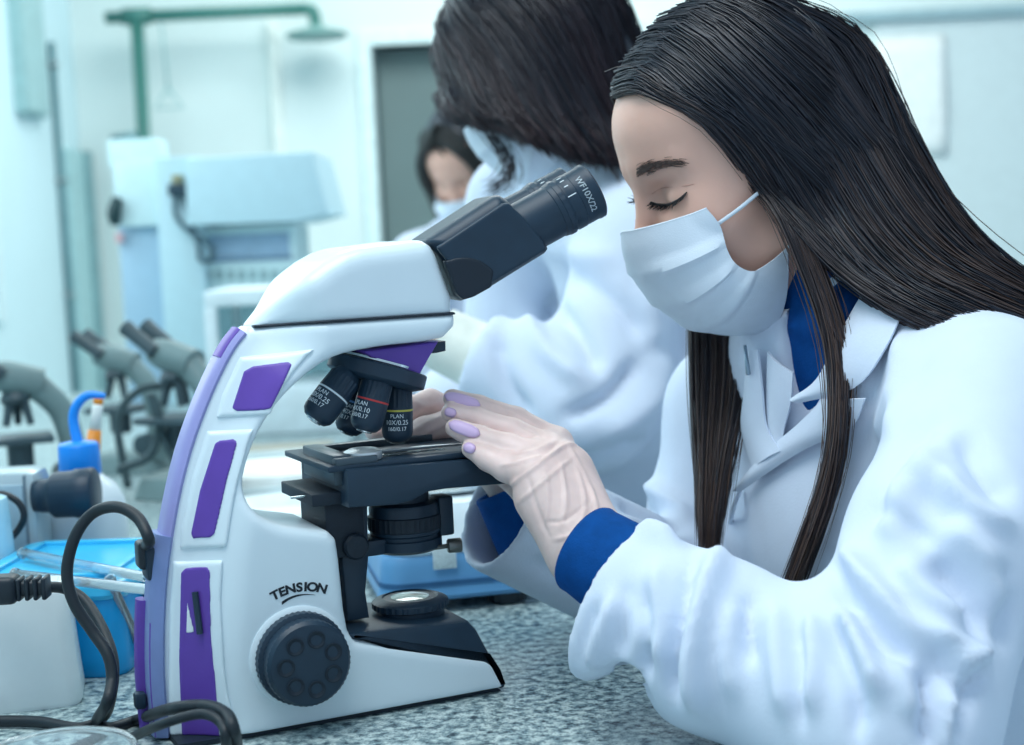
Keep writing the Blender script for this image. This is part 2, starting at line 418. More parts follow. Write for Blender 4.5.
make('door', *box(XL + .035, XL + .045, wy(34), wy(55), ZR + .01, 2.59, .003), mat('cabinet_teal_door', (168, 202, 204), 0.45), t, smooth=False)
ZD = P(70, 45, wy(70))[2]
t = thing('conduit', 'thin dark vertical conduit running down the left wall', 'conduit', (XL, wy(72), 0))
make('pipe', *tube([(XL + .014, wy(70), 0.3), (XL + .014, wy(70), ZD)], .012, 10), mat('conduit_teal', (92, 134, 142), 0.5), t)
for z in (1.0, 1.4, 1.8): make('clip', *box(XL, XL + .03, wy(70) - .02, wy(70) + .02, z, z + .015, .002), MATS['steel'], t, smooth=False)
t = thing('column_panel', 'tall pale wall panel with darker edge strip by the far corner', 'panel', (XL, wy(86), 0))
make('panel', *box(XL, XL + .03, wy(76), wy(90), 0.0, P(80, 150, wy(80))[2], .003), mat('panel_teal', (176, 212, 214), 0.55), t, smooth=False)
make('edge_strip', *box(XL, XL + .05, wy(90), wy(93), 0.0, P(80, 150, wy(80))[2], .003), mat('panel_edge', (140, 178, 182), 0.55), t, smooth=False)  # edge strip a darker teal than the panel

# emergency shower on the back wall: green pipes and a rose
green = mat('green_pipe', (66, 124, 116), 0.4, noise=0.05)
D = YB - 0.27
A0, A1 = P(106, 18, D), P(303, 9, D); zt = (A0[2] + A1[2]) / 2
A0[2] = A1[2] = zt
sh = thing('emergency_shower', 'green emergency shower pipe with round rose on the back wall', 'shower', (A0[0] + .1, YB, zt))
make('supply_pipe', *tube([A0, A1], .022, 12), green, sh)
B0, B1 = P(138, 20, D), P(145, 170, D); B0[0] = B1[0] = P(140, 90, D)[0]; B0[2] = zt
make('drop_pipe', *tube([B0, (B1[0], B1[1], 0.3)], .024, 12), green, sh)
make('tee_joint', *tube([B0 + [-.05, 0, 0], B0 + [.05, 0, 0]], .031, 12), green, sh)
hx = P(312, 20, D)
make('elbow', *tube([A1, A1 + [.035, -.0, -.01], (A1[0] + .045, A1[1], zt - .075)], .022, 12, seg=10), green, sh)
ro = make('shower_rose', *lathe_at([(.02, .03), (.03, .02), (.105, 0.0), (.115, -.012), (.10, -.02)], (A1[0] + .045, A1[1], zt - .085), (0, 0, 1), 28), mat('rose_grey', (120, 160, 156), 0.35), sh)
make('pull_rod', *tube([P(160, 12, D), P(168, 88, D)], .004, 8), mat('rod', (150, 190, 190), .4), sh)
q = P(168, 88, D); s = .045
make('pull_handle', *tube([q, q + [-.05, 0, -.07], q + [.05, 0, -.07], q], .005, 8), MATS['rod'], sh)
make('valve', *join(tube([P(112, 140, D), P(138, 136, D)], .018, 10)), mat('valve_steel', (120, 158, 164), 0.35, 0.6), sh)
t = thing('cable_duct', 'slim white cable duct running down the back wall', 'duct', P(279, 140, YB))
x = P(279, 90, YB)[0]
make('duct', *box(x - .018, x + .018, YB - .03, YB, 0.9, P(276, 25, YB)[2], .003), mat('duct_white', (240, 246, 240), .5), t, smooth=False)
make('duct_lid', *box(x - .014, x + .014, YB - .036, YB - .03, 0.9, P(276, 25, YB)[2], .002), MATS['duct_white'], t, smooth=False)

# right side of the back wall: whiteboard and sheet
t = thing('whiteboard', 'large pale whiteboard with grey top rail on the back wall', 'whiteboard', P(960, 150, YB - .01))
zr = P(950, 22, YB)[2]; x0 = P(868, 30, YB)[0]
make('board', *box(x0, 3.4, YB - .02, YB, 0.9, zr, .002), mat('board_white', (216, 228, 228), .3, noise=.02), t, smooth=False)
make('top_rail', *box(x0 - .2, 3.4, YB - .05, YB, zr, zr + .035, .004), mat('rail_grey', (160, 186, 192), .4), t, smooth=False)
ink = mat('faded_ink', (186, 214, 222), .6)
for i, (a, b, y) in enumerate(((985, 1024, 165), (992, 1024, 178), (1000, 1024, 200))):
    n = 14; pts = [P(a + (b - a) * k / n, y + 3 * math.sin(k * 2.1 + i), YB - .023) for k in range(n + 1)]
    make('handwriting', *tube(pts, .004, 5, seg=50, flat=.3), ink, t)
t = thing('paper_sheet', 'bright blank paper sheet fixed on the whiteboard beside the dark hair', 'paper', P(905, 100, YB - .03))
gx = np.linspace(P(872, 90, YB)[0], P(939, 90, YB)[0], 8); gz = np.linspace(P(905, 40, YB)[2], P(905, 158, YB)[2], 8)
make('sheet', *sheet([[(a, YB - .03 - .006 * math.sin(b * 9), b) for b in gz] for a in gx], .001), mat('paper', (246, 250, 246), .7), t)
for px_ in (875, 936): make('magnet', *lathe_at([(.012, 0), (.012, .008), (.009, .011)], P(px_, 44, YB - .036), (0, -1, 0), 14), mat('magnet_blue', (90, 130, 160), .4), t)

# ceiling lamps as housings around the area lights
for nm, (lx, ly, sx, sy), lb in (('near', (-0.5, 0.6, 1.4, 1.4), 'near flat ceiling light above the bench'), ('far', (0.2, 4.1, 2.4, 1.4), 'far flat ceiling light by the back wall')):
    t = thing('ceiling_lamp', lb, 'lamp', (lx, ly, 2.95), group='ceiling lamps')
    make('housing', *box(lx - sx / 2 - .04, lx + sx / 2 + .04, ly - sy / 2 - .04, ly + sy / 2 + .04, 2.905, 2.95, .006), MATS['ceiling_paint'], t, smooth=False)

# ================================================================== bench
BX0, BX1, BY0, BY1 = XL + 0.02, 0.205, 0.45, 3.75
t = thing('lab_bench', 'long lab bench with speckled grey granite worktop', 'bench', (-0.6, 1.9, 0))
_wt = prism([(BX0, BY0), (BX1, BY0), (BX1, 2.55), (-.29, 2.55), (-.29, BY1), (BX0, BY1)], 0, .03, .002)
make('worktop', [(a, c, BZ - .03 + b) for a, b, c in _wt[0]], [f[::-1] for f in _wt[1]], GRANITE, t, smooth=False)
make('base_cabinet', *join(box(BX0, BX1 - .25, BY0 + .05, 2.53, 0.0, BZ - .03, .003), box(BX0, -.33, 2.53, BY1 - .02, 0.0, BZ - .03, .003)), mat('bench_laminate', (206, 224, 228), .5), t, smooth=False)

# ================================================================== main microscope
def _ms():
    a = onz(240, 742, BZ); b = onz(508, 692, BZ); t = math.atan2(b[1] - a[1], b[0] - a[0]); return a, t
MA, MT = _ms(); HW = 0.048
MU = np.array([math.cos(MT), math.sin(MT), 0]); MV = np.array([math.sin(MT), -math.cos(MT), 0])
MO = MA - MV * HW
# local frame: x = u (towards the user), y = -v (away from camera), z = w
MROT = Matrix(((MU[0], -MV[0], 0), (MU[1], -MV[1], 0), (0, 0, 1)))
scope = thing('microscope', 'white and purple binocular microscope with black stage and four objectives', 'microscope', MO, MROT)
def ml(x, y, v=HW):
    """pixel on the plane v of the microscope -> local (u, -v, w)"""
    p = onplane(x, y, MO + MV * v, MV) - MO
    return np.array([p @ MU, -v, p[2]])
def ml2(pts, v=HW, n=None, closed=False):
    q = [ml(x, y, v) for x, y in pts]; q = np.array([(a[0], a[2]) for a in q])
    if n:
        if closed: q = np.vstack([q, q[:1]])
        q3 = spline(np.c_[q, np.zeros(len(q))], n)[:, :2]; q = q3[:-1] if closed else q3
    return q
white = mat('microscope_white', (222, 236, 243), 0.32, noise=0.012, scale=20, coat=0.2)
purple = mat('microscope_purple', (98, 66, 166), 0.4, noise=0.05, scale=40)
lilac = mat('microscope_lilac', (150, 150, 205), 0.35, noise=0.04)
black = mat('microscope_black', (28, 50, 68), 0.44, noise=0.06, scale=60)
black2 = mat('microscope_black_matte', (18, 34, 48), 0.55, noise=0.1, scale=200, bump=0.15, bscale=700)
chrome = mat('chrome', (205, 214, 218), 0.22, 1.0)
ink_w = mat('white_print', (225, 235, 240), 0.6)
ink_k = mat('black_print', (24, 34, 44), 0.6)
def mk(name, part, m, parent=scope, sharp=35): return make(name, *part, m, parent, True, True, sharp)
def ext(name, pts, v0, v1, m, bev=0.003, parent=scope, seg=2, vp=None, **k):
    o = ml2(pts, HW if vp is None else vp, **k); o[:, 1] = np.maximum(o[:, 1], .0005)
    return mk(name, prism(o, -v1, -v0, bev, seg), m, parent)
# --- body: arm, column and base in one casting; the arm narrows towards its back
def sp(pts, n): return [tuple(x) for x in spline(np.array([(a, b, 0) for a, b in pts], float), n)[:, :2]]
outer = np.array(sp([(250, 327), (231, 352), (208, 400), (187, 460), (172, 530), (164, 600), (163, 680), (170, 756)], 30))
inner = np.array(sp([(425, 342), (375, 348), (330, 360), (290, 392), (262, 430), (247, 470), (246, 494), (258, 514), (282, 526), (312, 530)], 30))
out3 = ml2(outer)
CL = np.array([(CAM - MO) @ MU, (CAM - MO) @ MV, (CAM - MO)[2]])          # camera only used to read the traced outlines on the curved side
def segd(u, w_, poly, closed):
    d = np.full(len(u), 9.0); n = len(poly); ins = np.zeros(len(u), bool)
    for i in range(n if closed else n - 1):
        a = poly[i]; b = poly[(i + 1) % n]; e = b - a; L = e @ e + 1e-14
        pu = u - a[0]; pw = w_ - a[1]; h = np.clip((pu * e[0] + pw * e[1]) / L, 0, 1)
        d = np.minimum(d, np.hypot(pu - h * e[0], pw - h * e[1]))
        if closed:
            c = (a[1] > w_) != (b[1] > w_)
            if abs(e[1]) > 1e-12: ins ^= c & (u < a[0] + e[0] * (w_ - a[1]) / e[1])
    return np.where(ins, -d, d) if closed else d
def kf(u, w_):
    s_ = np.clip(segd(u, w_, out3, False) / .060, 0, 1); s_ = s_ * s_ * (3 - 2 * s_)
    return .36 + .64 * s_
def flat(p):
    """local point -> (u, w) of the traced outline, half width there"""
    u = p[:, 0]; w_ = p[:, 2]; k = np.ones(len(u))
    for _ in range(3):
        hv = HW * k; t = (HW - CL[1]) / (hv - CL[1])
        fu = CL[0] + (u - CL[0]) * t; fw = CL[2] + (w_ - CL[2]) * t; k = kf(fu, fw)
    return fu, fw, HW * k
def casting_part(name, px_, m, r=.005, h=.0016, lo=None, hi=None, wid=1.0, v0=None, v1=None, parent=None, it=1, rv=None):
    poly = ml2(px_)
    def fn(p):
        u, w_, hw = flat(p); d2 = segd(u, w_, poly, True)
        if v0 is None: dv = np.abs(p[:, 1]) - hw * wid
        else: dv = np.abs(-p[:, 1] - (hw + (v0 + v1) / 2)) - (v1 - v0) / 2
        return np.maximum(smax(d2, dv, r), .004 - p[:, 2])
    lo3 = np.array([poly[:, 0].min() - .012, -HW - .012, poly[:, 1].min() - .012]); hi3 = np.array([poly[:, 0].max() + .03, HW + .012, poly[:, 1].max() + .012])
    if v0 is not None: hi3[1] = 0.005
    V, Fc = sdf_mesh(fn, lo3, hi3, h); V = smooth_mesh(V, Fc, it, .4)
    return make(name, V, Fc, m, parent or scope, True, True)
body_px = [(457, 313), (457, 326), (446, 338)] + [tuple(p) for p in inner] + [(330, 532), (338, 540), (341, 560), (346, 610), (350, 632), (357, 640), (372, 642), (488, 658), (495, 663), (508, 688), (506, 693), (498, 694), (250, 741)] + [tuple(p) for p in outer[::-1]]
casting = casting_part('body', body_px, white, .009)
# --- head cover
hd = [(251, 334), (251, 325), (258, 318), (300, 284), (330, 261), (346, 252), (362, 247), (418, 240), (428, 240), (436, 245), (441, 253), (457, 297), (457, 311.5), (456, 322)]
casting_part('head_cover', hd, white, .016, wid=.97)
casting_part('head_seam', [(254, 328.2), (456, 314.6), (456, 311.8), (254, 325.4)], black2, .0008, h=.0011, wid=.985)
# --- raised panels with purple insets
def inset(frame_px, fill_px, lift=.0032):
    p = casting_part('side_panel', frame_px, white, .004, h=.0011, v0=-.006, v1=lift)
    casting_part('purple_inlay', fill_px, purple, .0012, h=.0010, v0=-.003, v1=lift + .0012, parent=p)
    return p
inset([(240, 357), (315, 349)] + sp([(306, 357), (285, 384), (270, 415)], 8) + [(216, 418), (222, 395)],
      [(252, 366), (287, 361.5), (291, 364), (280, 388), (270, 408), (263, 410), (236, 411), (231, 408), (243, 371)])
inset([(207, 431), (254, 429)] + sp([(248, 445), (236, 490), (227, 545)], 8) + [(224, 548), (180, 549), (181, 530), (192, 478)],
      [(219, 440), (233, 438.5), (236.5, 442), (226, 480), (214, 533), (210, 537), (192, 538), (190, 533), (199, 490), (214, 443)])
pn = inset([(173, 561), (223, 560)] + sp([(221, 600), (226, 680), (240, 741)], 8) + [(236, 744), (171, 755), (168, 690), (169, 610)],
      [(185, 567), (206, 566), (209, 570), (210, 630), (219, 735), (215, 739), (184, 743), (181, 738), (178, 660), (180, 572)])
def hwpx(x, y):
    q = ml(x, y); return float(HW * kf(np.array([q[0]]), np.array([q[2]]))[0])
c0 = ml(195, 592, hwpx(195, 592) + .0055); c1 = ml(200, 634, hwpx(200, 634) + .0055)
mk('tension_slot', tube([c0, c1], .0023, 10), black, pn)
casting_part('printed_triangle', [(186, 601), (193, 631), (185, 632)], ink_w, .0003, h=.0007, v0=.003, v1=.0050, parent=pn)
# --- rear cover of the arm: rounded lilac spine with purple strips
KE = .36 * HW
oute = np.array([(lambda q: (q[0], q[2]))(ml(x, y, KE)) for x, y in outer])
def spine(name, i0, i1, width, bulge, m, off=0.0, parent=scope, vc=0.0):
    seg = oute[i0:i1 + 1]; tg = np.gradient(seg, axis=0); nm = np.stack([-tg[:, 1], tg[:, 0]], 1); nm /= np.linalg.norm(nm, axis=1)[:, None]
    if nm[:, 0].mean() > 0: nm = -nm
    vs_ = np.linspace(-1, 1, 15)
    g = np.array([[(s[0] + n[0] * (off + bulge * (1 - a ** 4)), -(vc + a * width), s[1] + n[1] * (off + bulge * (1 - a ** 4))) for a in vs_] for s, n in zip(seg, nm)])
    return mk(name, sheet(g, .006), m, parent)
sp1 = spine('rear_cover', 1, 18, KE * .98, .0045, lilac)
spine('purple_strip', 1, 5, KE * .62, .002, purple, .0035, sp1, KE * .1)
sp2 = spine('rear_housing', 17, 28, KE * 1.05, .009, mat('rear_blue_grey', (122, 140, 190), .4))
spine('purple_panel', 21, 28, KE * .45, .006, purple, .0085, sp2, -KE * .45)
spine('purple_strip', 22, 28, KE * .16, .0015, purple, .0065, sp2, KE * .55)
p0 = ml(150, 560, .0)
mk('power_socket', xf(rbox(.012, .020, .024, .003), None, ml(152, 562, .0)), black)
mk('power_switch', xf(rbox(.008, .010, .012, .002), None, ml(140, 700, .0)), black)
# --- base top (black) and rim
ext('base_cover', [(349, 634), (462, 622), (470, 622), (478, 630), (490, 652), (500, 673), (507, 689), (503, 690), (497, 673), (488, 659), (372, 643), (352, 641)], -HW * .97, HW * .97, black, .004, seg=2)
for sx in (0.0, 0.175):
    for sv in (-.03, .03):
        mk('foot', lathe_at([(.008, -.006), (.009, 0), (.009, .006)], (sx + .005, sv, .006), (0, 0, 1), 16), black2)
ext('base_gasket', [(180, 753), (250, 740.5), (498, 693.5), (504, 692), (498, 688), (250, 735), (180, 747)], -HW * .9, HW * .9, black2, 0)
# --- focus knobs
def knob(v, sgn):
    c = ml(303, 655, HW)
    ax = (0, -sgn, 0)
    cc = np.array([c[0] - .003, -sgn * HW, c[2]])
    k = mk('focus_collar', lathe_at([(.036, -.002), (.036, .001), (.033, .003)], cc, ax, 48), white)
    k1 = mk('coarse_knob', lathe_at([(.0305, .002), (.0325, .004), (.0325, .011), (.029, .013)], cc, ax, 96, ribs=48, ribamp=.0007, riblo=.003, ribhi=.012), black)
    k2 = mk('fine_knob', lathe_at([(.029, .012), (.0300, .014), (.0300, .024), (.028, .027), (.020, .0282), (.004, .0285), (.0005, .0285)], cc, ax, 96, ribs=48, ribamp=.0005, riblo=.0135, ribhi=.0245), black)
    for i in range(7):
        a = 2 * math.pi * i / 7 + .4
        d = (cc + np.array([math.cos(a) * .018, -sgn * .0268, math.sin(a) * .018]))
        # dimple: shallow dish with a raised rim
        mk('finger_dimple', lathe_at([(.0060, .0008), (.0064, .0022), (.0058, .0024), (.0040, .0014), (.0015, .0010), (.0003, .0010)], d, ax, 20), black2, k2)
knob(HW, 1); knob(-HW, -1)
# --- TENSION lettering on an arc plus swoosh
cc = ml(302, 652, HW + .0002)
scale = 1 / 1440.0
tv = []
for i, ch in enumerate('TENSION'):
    v, f = text_mesh(ch, .0088, .0002, .00032)
    a = math.radians((-20.5, -14.0, -6.6, 1.0, 6.4, 12.4, 21.0)[i])
    if ch == 'I': pass
    v = v * [1.15, 1, 1]
    R = np.array([[math.cos(a), math.sin(a)], [-math.sin(a), math.cos(a)]])
    xy = v[:, :2] @ R.T + [math.sin(a) * .0485, math.cos(a) * .0485 - .002]
    tv.append((np.c_[cc[0] + xy[:, 0], np.full(len(v), cc[1]) - v[:, 2], cc[2] + xy[:, 1]], f))
mk('tension_lettering', join(*tv), ink_k)
sw = []
for k in range(13):
    a = (k - 6) / 6; x = cc[0] + a * .0125; z = cc[2] + .0395 + .0022 * (1 - a * a) - .0012 * (a < 0) * a * a; th = .0012 * (1 - a) * .9 + .00015
    sw.append([(x, cc[1], z - th), (x, cc[1], z)])
mk('swoosh', sheet(np.array(sw), .0004), ink_k)
# --- nosepiece: purple mount, tilted disc, objectives
nm = ext('nosepiece_mount', [(362, 351), (440, 341), (428, 362), (419, 378), (404, 372), (372, 358)], -.030, .030, purple, .003, vp=.030)
ext('mount_tab', [(428, 343), (446, 341), (446, 351), (437, 353), (428, 354)], -.012, .012, black, .001, parent=nm, vp=.012)
na, nb = ml(331, 359, 0), ml(422, 383, 0)
nc = (na + nb) / 2; nd = nb - na; Rn = np.linalg.norm(nd) / 2; nd /= np.linalg.norm(nd)
nax = np.array([nd[2], 0, -nd[0]]); nax = nax if nax[2] > 0 else -nax                       # disc axis, pointing up
disc = mk('nosepiece', lathe_at([(Rn * .80, -.0085), (Rn * .98, -.0055), (Rn, -.0045), (Rn, .0045), (Rn * .98, .0055), (Rn * .7, .0070)], nc, nax, 64), black)
mk('nosepiece_ring', lathe_at([(Rn * .70, .0070), (Rn * .86, .0068), (Rn * .86, .0085), (Rn * .7, .0095)], nc, nax, 48), chrome, disc)
ring_cols = [(220, 230, 235), (200, 60, 60), (210, 200, 90), (90, 150, 210)]
def objective(a, b, r, ringc, lines, face):
    ax = b - a; L = np.linalg.norm(ax); ax = ax / L
    o = mk('objective', lathe_at([(r * .72, -.004), (r * .88, 0), (r * .90, L * .03), (r * .93, L * .32), (r, L * .34), (r, L * .36), (r, L * .80), (r * .93, L * .88), (r * .70, L * .96), (r * .55, L * .975)], a, ax, 64, ribs=22, ribamp=r * .06, riblo=L * .02, ribhi=L * .325), black)
    mk('colour_ring', lathe_at([(r * 1.0, L * .375), (r * 1.012, L * .38), (r * 1.012, L * .405), (r * 1.0, L * .41)], a, ax, 48), mat('ring_%d' % ringc[0], ringc, .4), o)
    mk('front_lens', lathe_at([(r * .52, L * .97), (r * .45, L), (r * .30, L * 1.01), (r * .05, L * 1.0)], a, ax, 24), chrome, o)
    # printed marks wrapped on the barrel, towards "face"
    fr = face - ax * (face @ ax); fr /= np.linalg.norm(fr); sd = np.cross(-ax, fr); sd = sd / np.linalg.norm(sd)
    up = -ax
    for j, tx in enumerate(lines):
        v, f = text_mesh(tx, r * (.36 if j != 1 else .42))
        ang = v[:, 0] / r; y = L * (.49 + j * .115) - v[:, 1]
        rr = r * 1.004 + v[:, 2] * .3
        pts = a + ax * y[:, None] + fr * (np.cos(ang) * rr)[:, None] + sd * (np.sin(ang) * rr)[:, None]
        mk('printed_marks', (pts, f), ink_w, o)
    return o
face = np.array([-.36, -.9, .1])
objective(ml(346, 377, .014), ml(313, 421, .014), .0127, ring_cols[0], ['PLAN', '10X/0.25', '160/0.17'], np.array([-.75, -.6, .5]))
objective(ml(366, 386, -.016), ml(346, 434, -.016), .0115, ring_cols[3], ['PLAN', '40X', '0.17'], np.array([-.75, -.6, .2]))
objective(ml(378, 380, .020), ml(364, 432, .020), .0122, ring_cols[1], ['PLAN', '4X/0.10', '160/0.17'], np.array([-.85, -.5, .0]))
objective(ml(397, 388, .006), ml(397.5, 443, .006), .0118, ring_cols[2], ['PLAN', '10X/0.25', '160/0.17'], face)
# --- stage
ST = ml(400, 466, .055)[2]
s_near = [(347, 470), (505, 457), (522, 456), (522, 482), (505, 484), (445, 489), (428, 492), (412, 501), (396, 505), (349, 508)]
u0 = ml(347, 475, .052)[0]; u1 = u0 + .150
stg = mk('stage', prism(ml2(s_near, .052), -.052, .060, .0015, 2), black)
zt = ml(420, 463, .052)[2]
su0, su1 = ml(347, 470, .052)[0], ml(522, 455, .052)[0]
mk('stage_plate', box(su0 - .012, su1 - .02, -.046, .062, zt - .001, zt + .0035, .001), black, stg)
cgrey = mat('carrier_grey', (70, 84, 94), .35, .3)
mk('slide_carrier', join(box(su0 - .006, su0 + .008, -.040, .034, zt - .012, zt + .010, .0015), box(su0 - .006, su0 + .026, -.046, -.036, zt + .003, zt + .0085, .001), box(su0 - .004, su0 + .100, .030, .040, zt + .003, zt + .0085, .001)), cgrey, stg)
mk('vernier_plate', join(box(su0 - .022, su0 + .03, -.036, .042, zt - .026, zt - .017, .001), box(su0 - .010, su0 + .02, -.026, .035, zt - .068, zt - .025, .002)), black2, stg)
mk('guide_pin', tube([(su0 - .033, -.02, zt - .020), (su0 - .018, -.02, zt - .020)], .0009, 8), chrome, stg)
# chrome slide clip: round boss and sickle arm
cb = np.array([su0 + .020, -.030, zt + .004])
satin = mat('satin_steel', (214, 222, 226), .42, .85)
clip = mk('slide_clip', join(lathe_at([(.0135, 0), (.0145, .002), (.014, .006), (.010, .0080), (.002, .0085)], cb, (0, 0, 1), 28)), satin, stg)
mk('clip_arm', tube([cb + [.004, .004, .004], cb + [.022, .004, .0035], cb + [.05, .000, .004], cb + [.07, -.004, .004], cb + [.088, -.006, .003]], [.005, .004, .003, .002, .001], 8, seg=20, flat=.4), satin, clip)
glass = mat('slide_glass', (225, 238, 240), .05, trans=.9, noise=0, ior=1.45)
sl = thing('glass_slide', 'thin glass specimen slide lying on the black microscope stage', 'slide', MO + MU * (su0 + .05) + MV * .01 + np.array([0, 0, zt + .0035]), MROT)
make('slide', *box(-.038, .038, -.0125, .0125, .0001, .0012, .0002), glass, sl, True, True, 30)
make('cover_slip', *box(-.009, .009, -.009, .009, .0012, .0016, .0001), glass, sl, True, True, 30)
# --- rack column below stage with knob
ext('focus_rack', [(341, 505), (368, 503), (369, 560), (366, 592), (370, 618), (348, 622), (346, 600), (342, 560)], -.022, .022, black, .002, vp=.022)
mk('rack_knob', lathe_at([(.0085, 0), (.0095, .001), (.0095, .008), (.008, .010), (.003, .0102)], ml(353, 545, .022), (0, -1, 0), 32, ribs=14, ribamp=.0004, riblo=.0005, ribhi=.009), black2)
# --- condenser
cax = (ml(405, 520, 0)[0], 0.0)
def zc(y, v=0.0): return ml(405, y, v)[2]
def lz(prof_px, **k):
    return lathe_at([(r, zc(y)) for r, y in prof_px], (cax[0], 0, 0), (0, 0, 1), 80, **k)
con = mk('condenser', lz([(.019, 488), (.019, 500), (.0262, 502), (.0272, 506), (.0272, 531), (.0255, 533), (.0255, 536), (.0275, 537), (.0275, 546), (.024, 549)]), black)
mk('grip_ring', lathe_at([(.0272, zc(528)), (.0280, zc(527)), (.0280, zc(514)), (.0272, zc(513))], (cax[0], 0, 0), (0, 0, 1), 96, ribs=40, ribamp=.0006, riblo=zc(527.5), ribhi=zc(513.5)), black2, con)
mk('bracket', xf(rbox(.012, .02, .030, .002), None, (cax[0] + .0275, -.008, zc(517))), black, con)
mk('holder_arm', xf(rbox(.03, .03, .012, .002), None, (cax[0] - .036, 0, zc(540))), black, con)
s0 = ml(440, 547, .02)
mk('centring_screw', join(tube([s0 - [.004, 0, 0], s0 + [.008, 0, .0]], .0018, 8), lathe_at([(.0045, 0), (.0055, .001), (.0055, .010), (.0048, .011)], s0 + [.006, 0, 0], (1, -.25, 0), 24)), mat('screw_grey', (120, 122, 120), .35, .8), con)
# --- field lamp on the base
lx = ml(410, 600, 0)[0]
def zl(y): return ml(410, y, 0)[2]
lamp = mk('field_lens_housing', lathe_at([(.0262, zl(636)), (.0262, zl(607)), (.0274, zl(606.5)), (.0288, zl(605.5)), (.0288, zl(600)), (.0275, zl(598)), (.0215, zl(595.5)), (.0205, zl(597)), (.0150, zl(596.5))], (lx, 0, 0), (0, 0, 1), 96, ribs=36, ribamp=.0007, riblo=zl(606), ribhi=zl(599)), black)
mk('field_lens', lathe_at([(.0150, zl(597.5)), (.0147, zl(596)), (.009, zl(594.5)), (.001, zl(594))], (lx, 0, 0), (0, 0, 1), 40), mat('field_lens_glass', (196, 208, 196), .12, noise=.03, coat=.5), lamp)
# --- binocular head, swung a little towards profile on its mount
HT = math.radians(13)
HU = np.array([math.cos(HT), math.sin(HT), 0]); HV = np.array([math.sin(HT), -math.cos(HT), 0])
HC = MO + MU * ml(450, 262, 0)[0]                                     # swing axis
M3 = np.stack([MU, -MV, np.array([0, 0, 1.0])])
def toL(p): return (np.asarray(p) - MO) @ M3.T
def mh(x, y, v): return toL(onplane(x, y, HC + HV * v, HV))
hu, hv_ = toL(HC + HU) - toL(HC), toL(HC + HV) - toL(HC); hc = toL(HC)
def head_part(name, px_, w0, w1, r, m, h=.0016, parent=None):
    q = np.array([mh(x, y, w1) for x, y in px_]) - hc; poly = np.stack([q @ hu, q[:, 2]], 1)
    def fn(p):
        d = p - hc; return smax(segd(d @ hu, p[:, 2], poly, True), np.abs(d @ hv_ - (w0 + w1) / 2) - (w1 - w0) / 2, r)
    lo = q.min(0) + hc - .02; hi = q.max(0) + hc + .02; far = (q + hv_ * (w0 - w1)); lo = np.minimum(lo, far.min(0) + hc - .01); hi = np.maximum(hi, far.max(0) + hc + .01)
    V, Fc = sdf_mesh(fn, lo, hi, h); V = smooth_mesh(V, Fc, 1, .4)
    return make(name, V, Fc, m, parent or scope, True, True)
bh = head_part('binocular_head', [(427, 240), (496, 195), (503, 194), (512, 200), (530, 220), (546, 239), (553, 248), (550, 253), (492, 289), (474, 298), (464, 302), (458, 298), (453, 281), (443, 258)], -.042, .050, .018, black)
head_part('side_plate', [(437, 247), (503, 203), (509, 203), (524, 217), (541, 238), (547, 248), (545, 251), (489, 285), (470, 291), (458, 282), (447, 260)], 0.042, .0512, .002, black, .0012, bh)
head_part('saddle', [(445, 262)] + sp([(445, 261), (462, 257), (480, 260), (494, 270)], 8) + [(492, 287), (474, 297), (464, 300), (457, 294), (452, 280)], .040, .0522, .0015, mat('saddle_black', (18, 32, 46), .5), .0012, bh)
gl = mat('eye_glass', (60, 80, 90), .05, noise=0, coat=1.0)
def eyepiece(v, a_px, b_px, txt):
    a = mh(*a_px, v); b = mh(*b_px, v); ax = b - a; L = np.linalg.norm(ax); ax /= L
    r = .0203
    t_ = mk('eyepiece', lathe_at([(r * 1.0, -.010), (r * 1.0, L * .42), (r * 1.03, L * .43), (r * 1.05, L * .47), (r * 1.05, L * .57), (r * 1.02, L * .58), (r * 1.02, L * .60), (r * 1.06, L * .62), (r * 1.06, L * .72), (r * 1.03, L * .73), (r * 1.05, L * .76), (r * 1.05, L * .90), (r * 1.08, L * .92), (r * 1.08, L * .98), (r * 1.0, L), (r * .72, L * .985), (r * .66, L * .93)], a, ax, 72), black)
    mk('eye_lens', lathe_at([(r * .66, L * .93), (r * .4, L * .95), (r * .02, L * .955)], a, ax, 32), gl, t_)
    mk('diopter_ring', lathe_at([(r * 1.05, L * .49), (r * 1.07, L * .495), (r * 1.07, L * .555), (r * 1.05, L * .56)], a, ax, 80, ribs=20, ribamp=.0003, riblo=L * .49, ribhi=L * .56), black, t_)
    fc = np.array([.35, -.75, .05]); fr = fc - ax * (fc @ ax); fr /= np.linalg.norm(fr); sd = np.cross(ax, fr)
    def wrap(v_, f_, y0, rr, th0=0.0):
        ang = th0 + v_[:, 0] / rr; y = y0 + v_[:, 1]
        return (a + ax * y[:, None] + fr * (np.cos(ang) * rr)[:, None] + sd * (np.sin(ang) * rr)[:, None], f_)
    tm, tf = text_mesh(txt, .0068, .0001, .0001)
    mk('printed_marks', wrap(tm, tf, L * .82, r * 1.053, -.35), ink_w, t_)
    bars = []
    for i, (th, ln) in enumerate(((-.55, .007), (-.95, .0035), (-1.25, .0035), (-1.5, .0035))):
        bv = np.array([(-.0004, -ln / 2, 0), (.0004, -ln / 2, 0), (.0004, ln / 2, 0), (-.0004, ln / 2, 0)])
        bars.append(wrap(bv, [(0, 1, 2, 3)], L * .645, r * 1.065, th))
    mk('index_marks', join(*bars), ink_w, t_)
eyepiece(.030, (524, 228), (593, 190), 'WF10X/22')
eyepiece(-.032, (506, 226), (572, 192), 'WF10X/22')

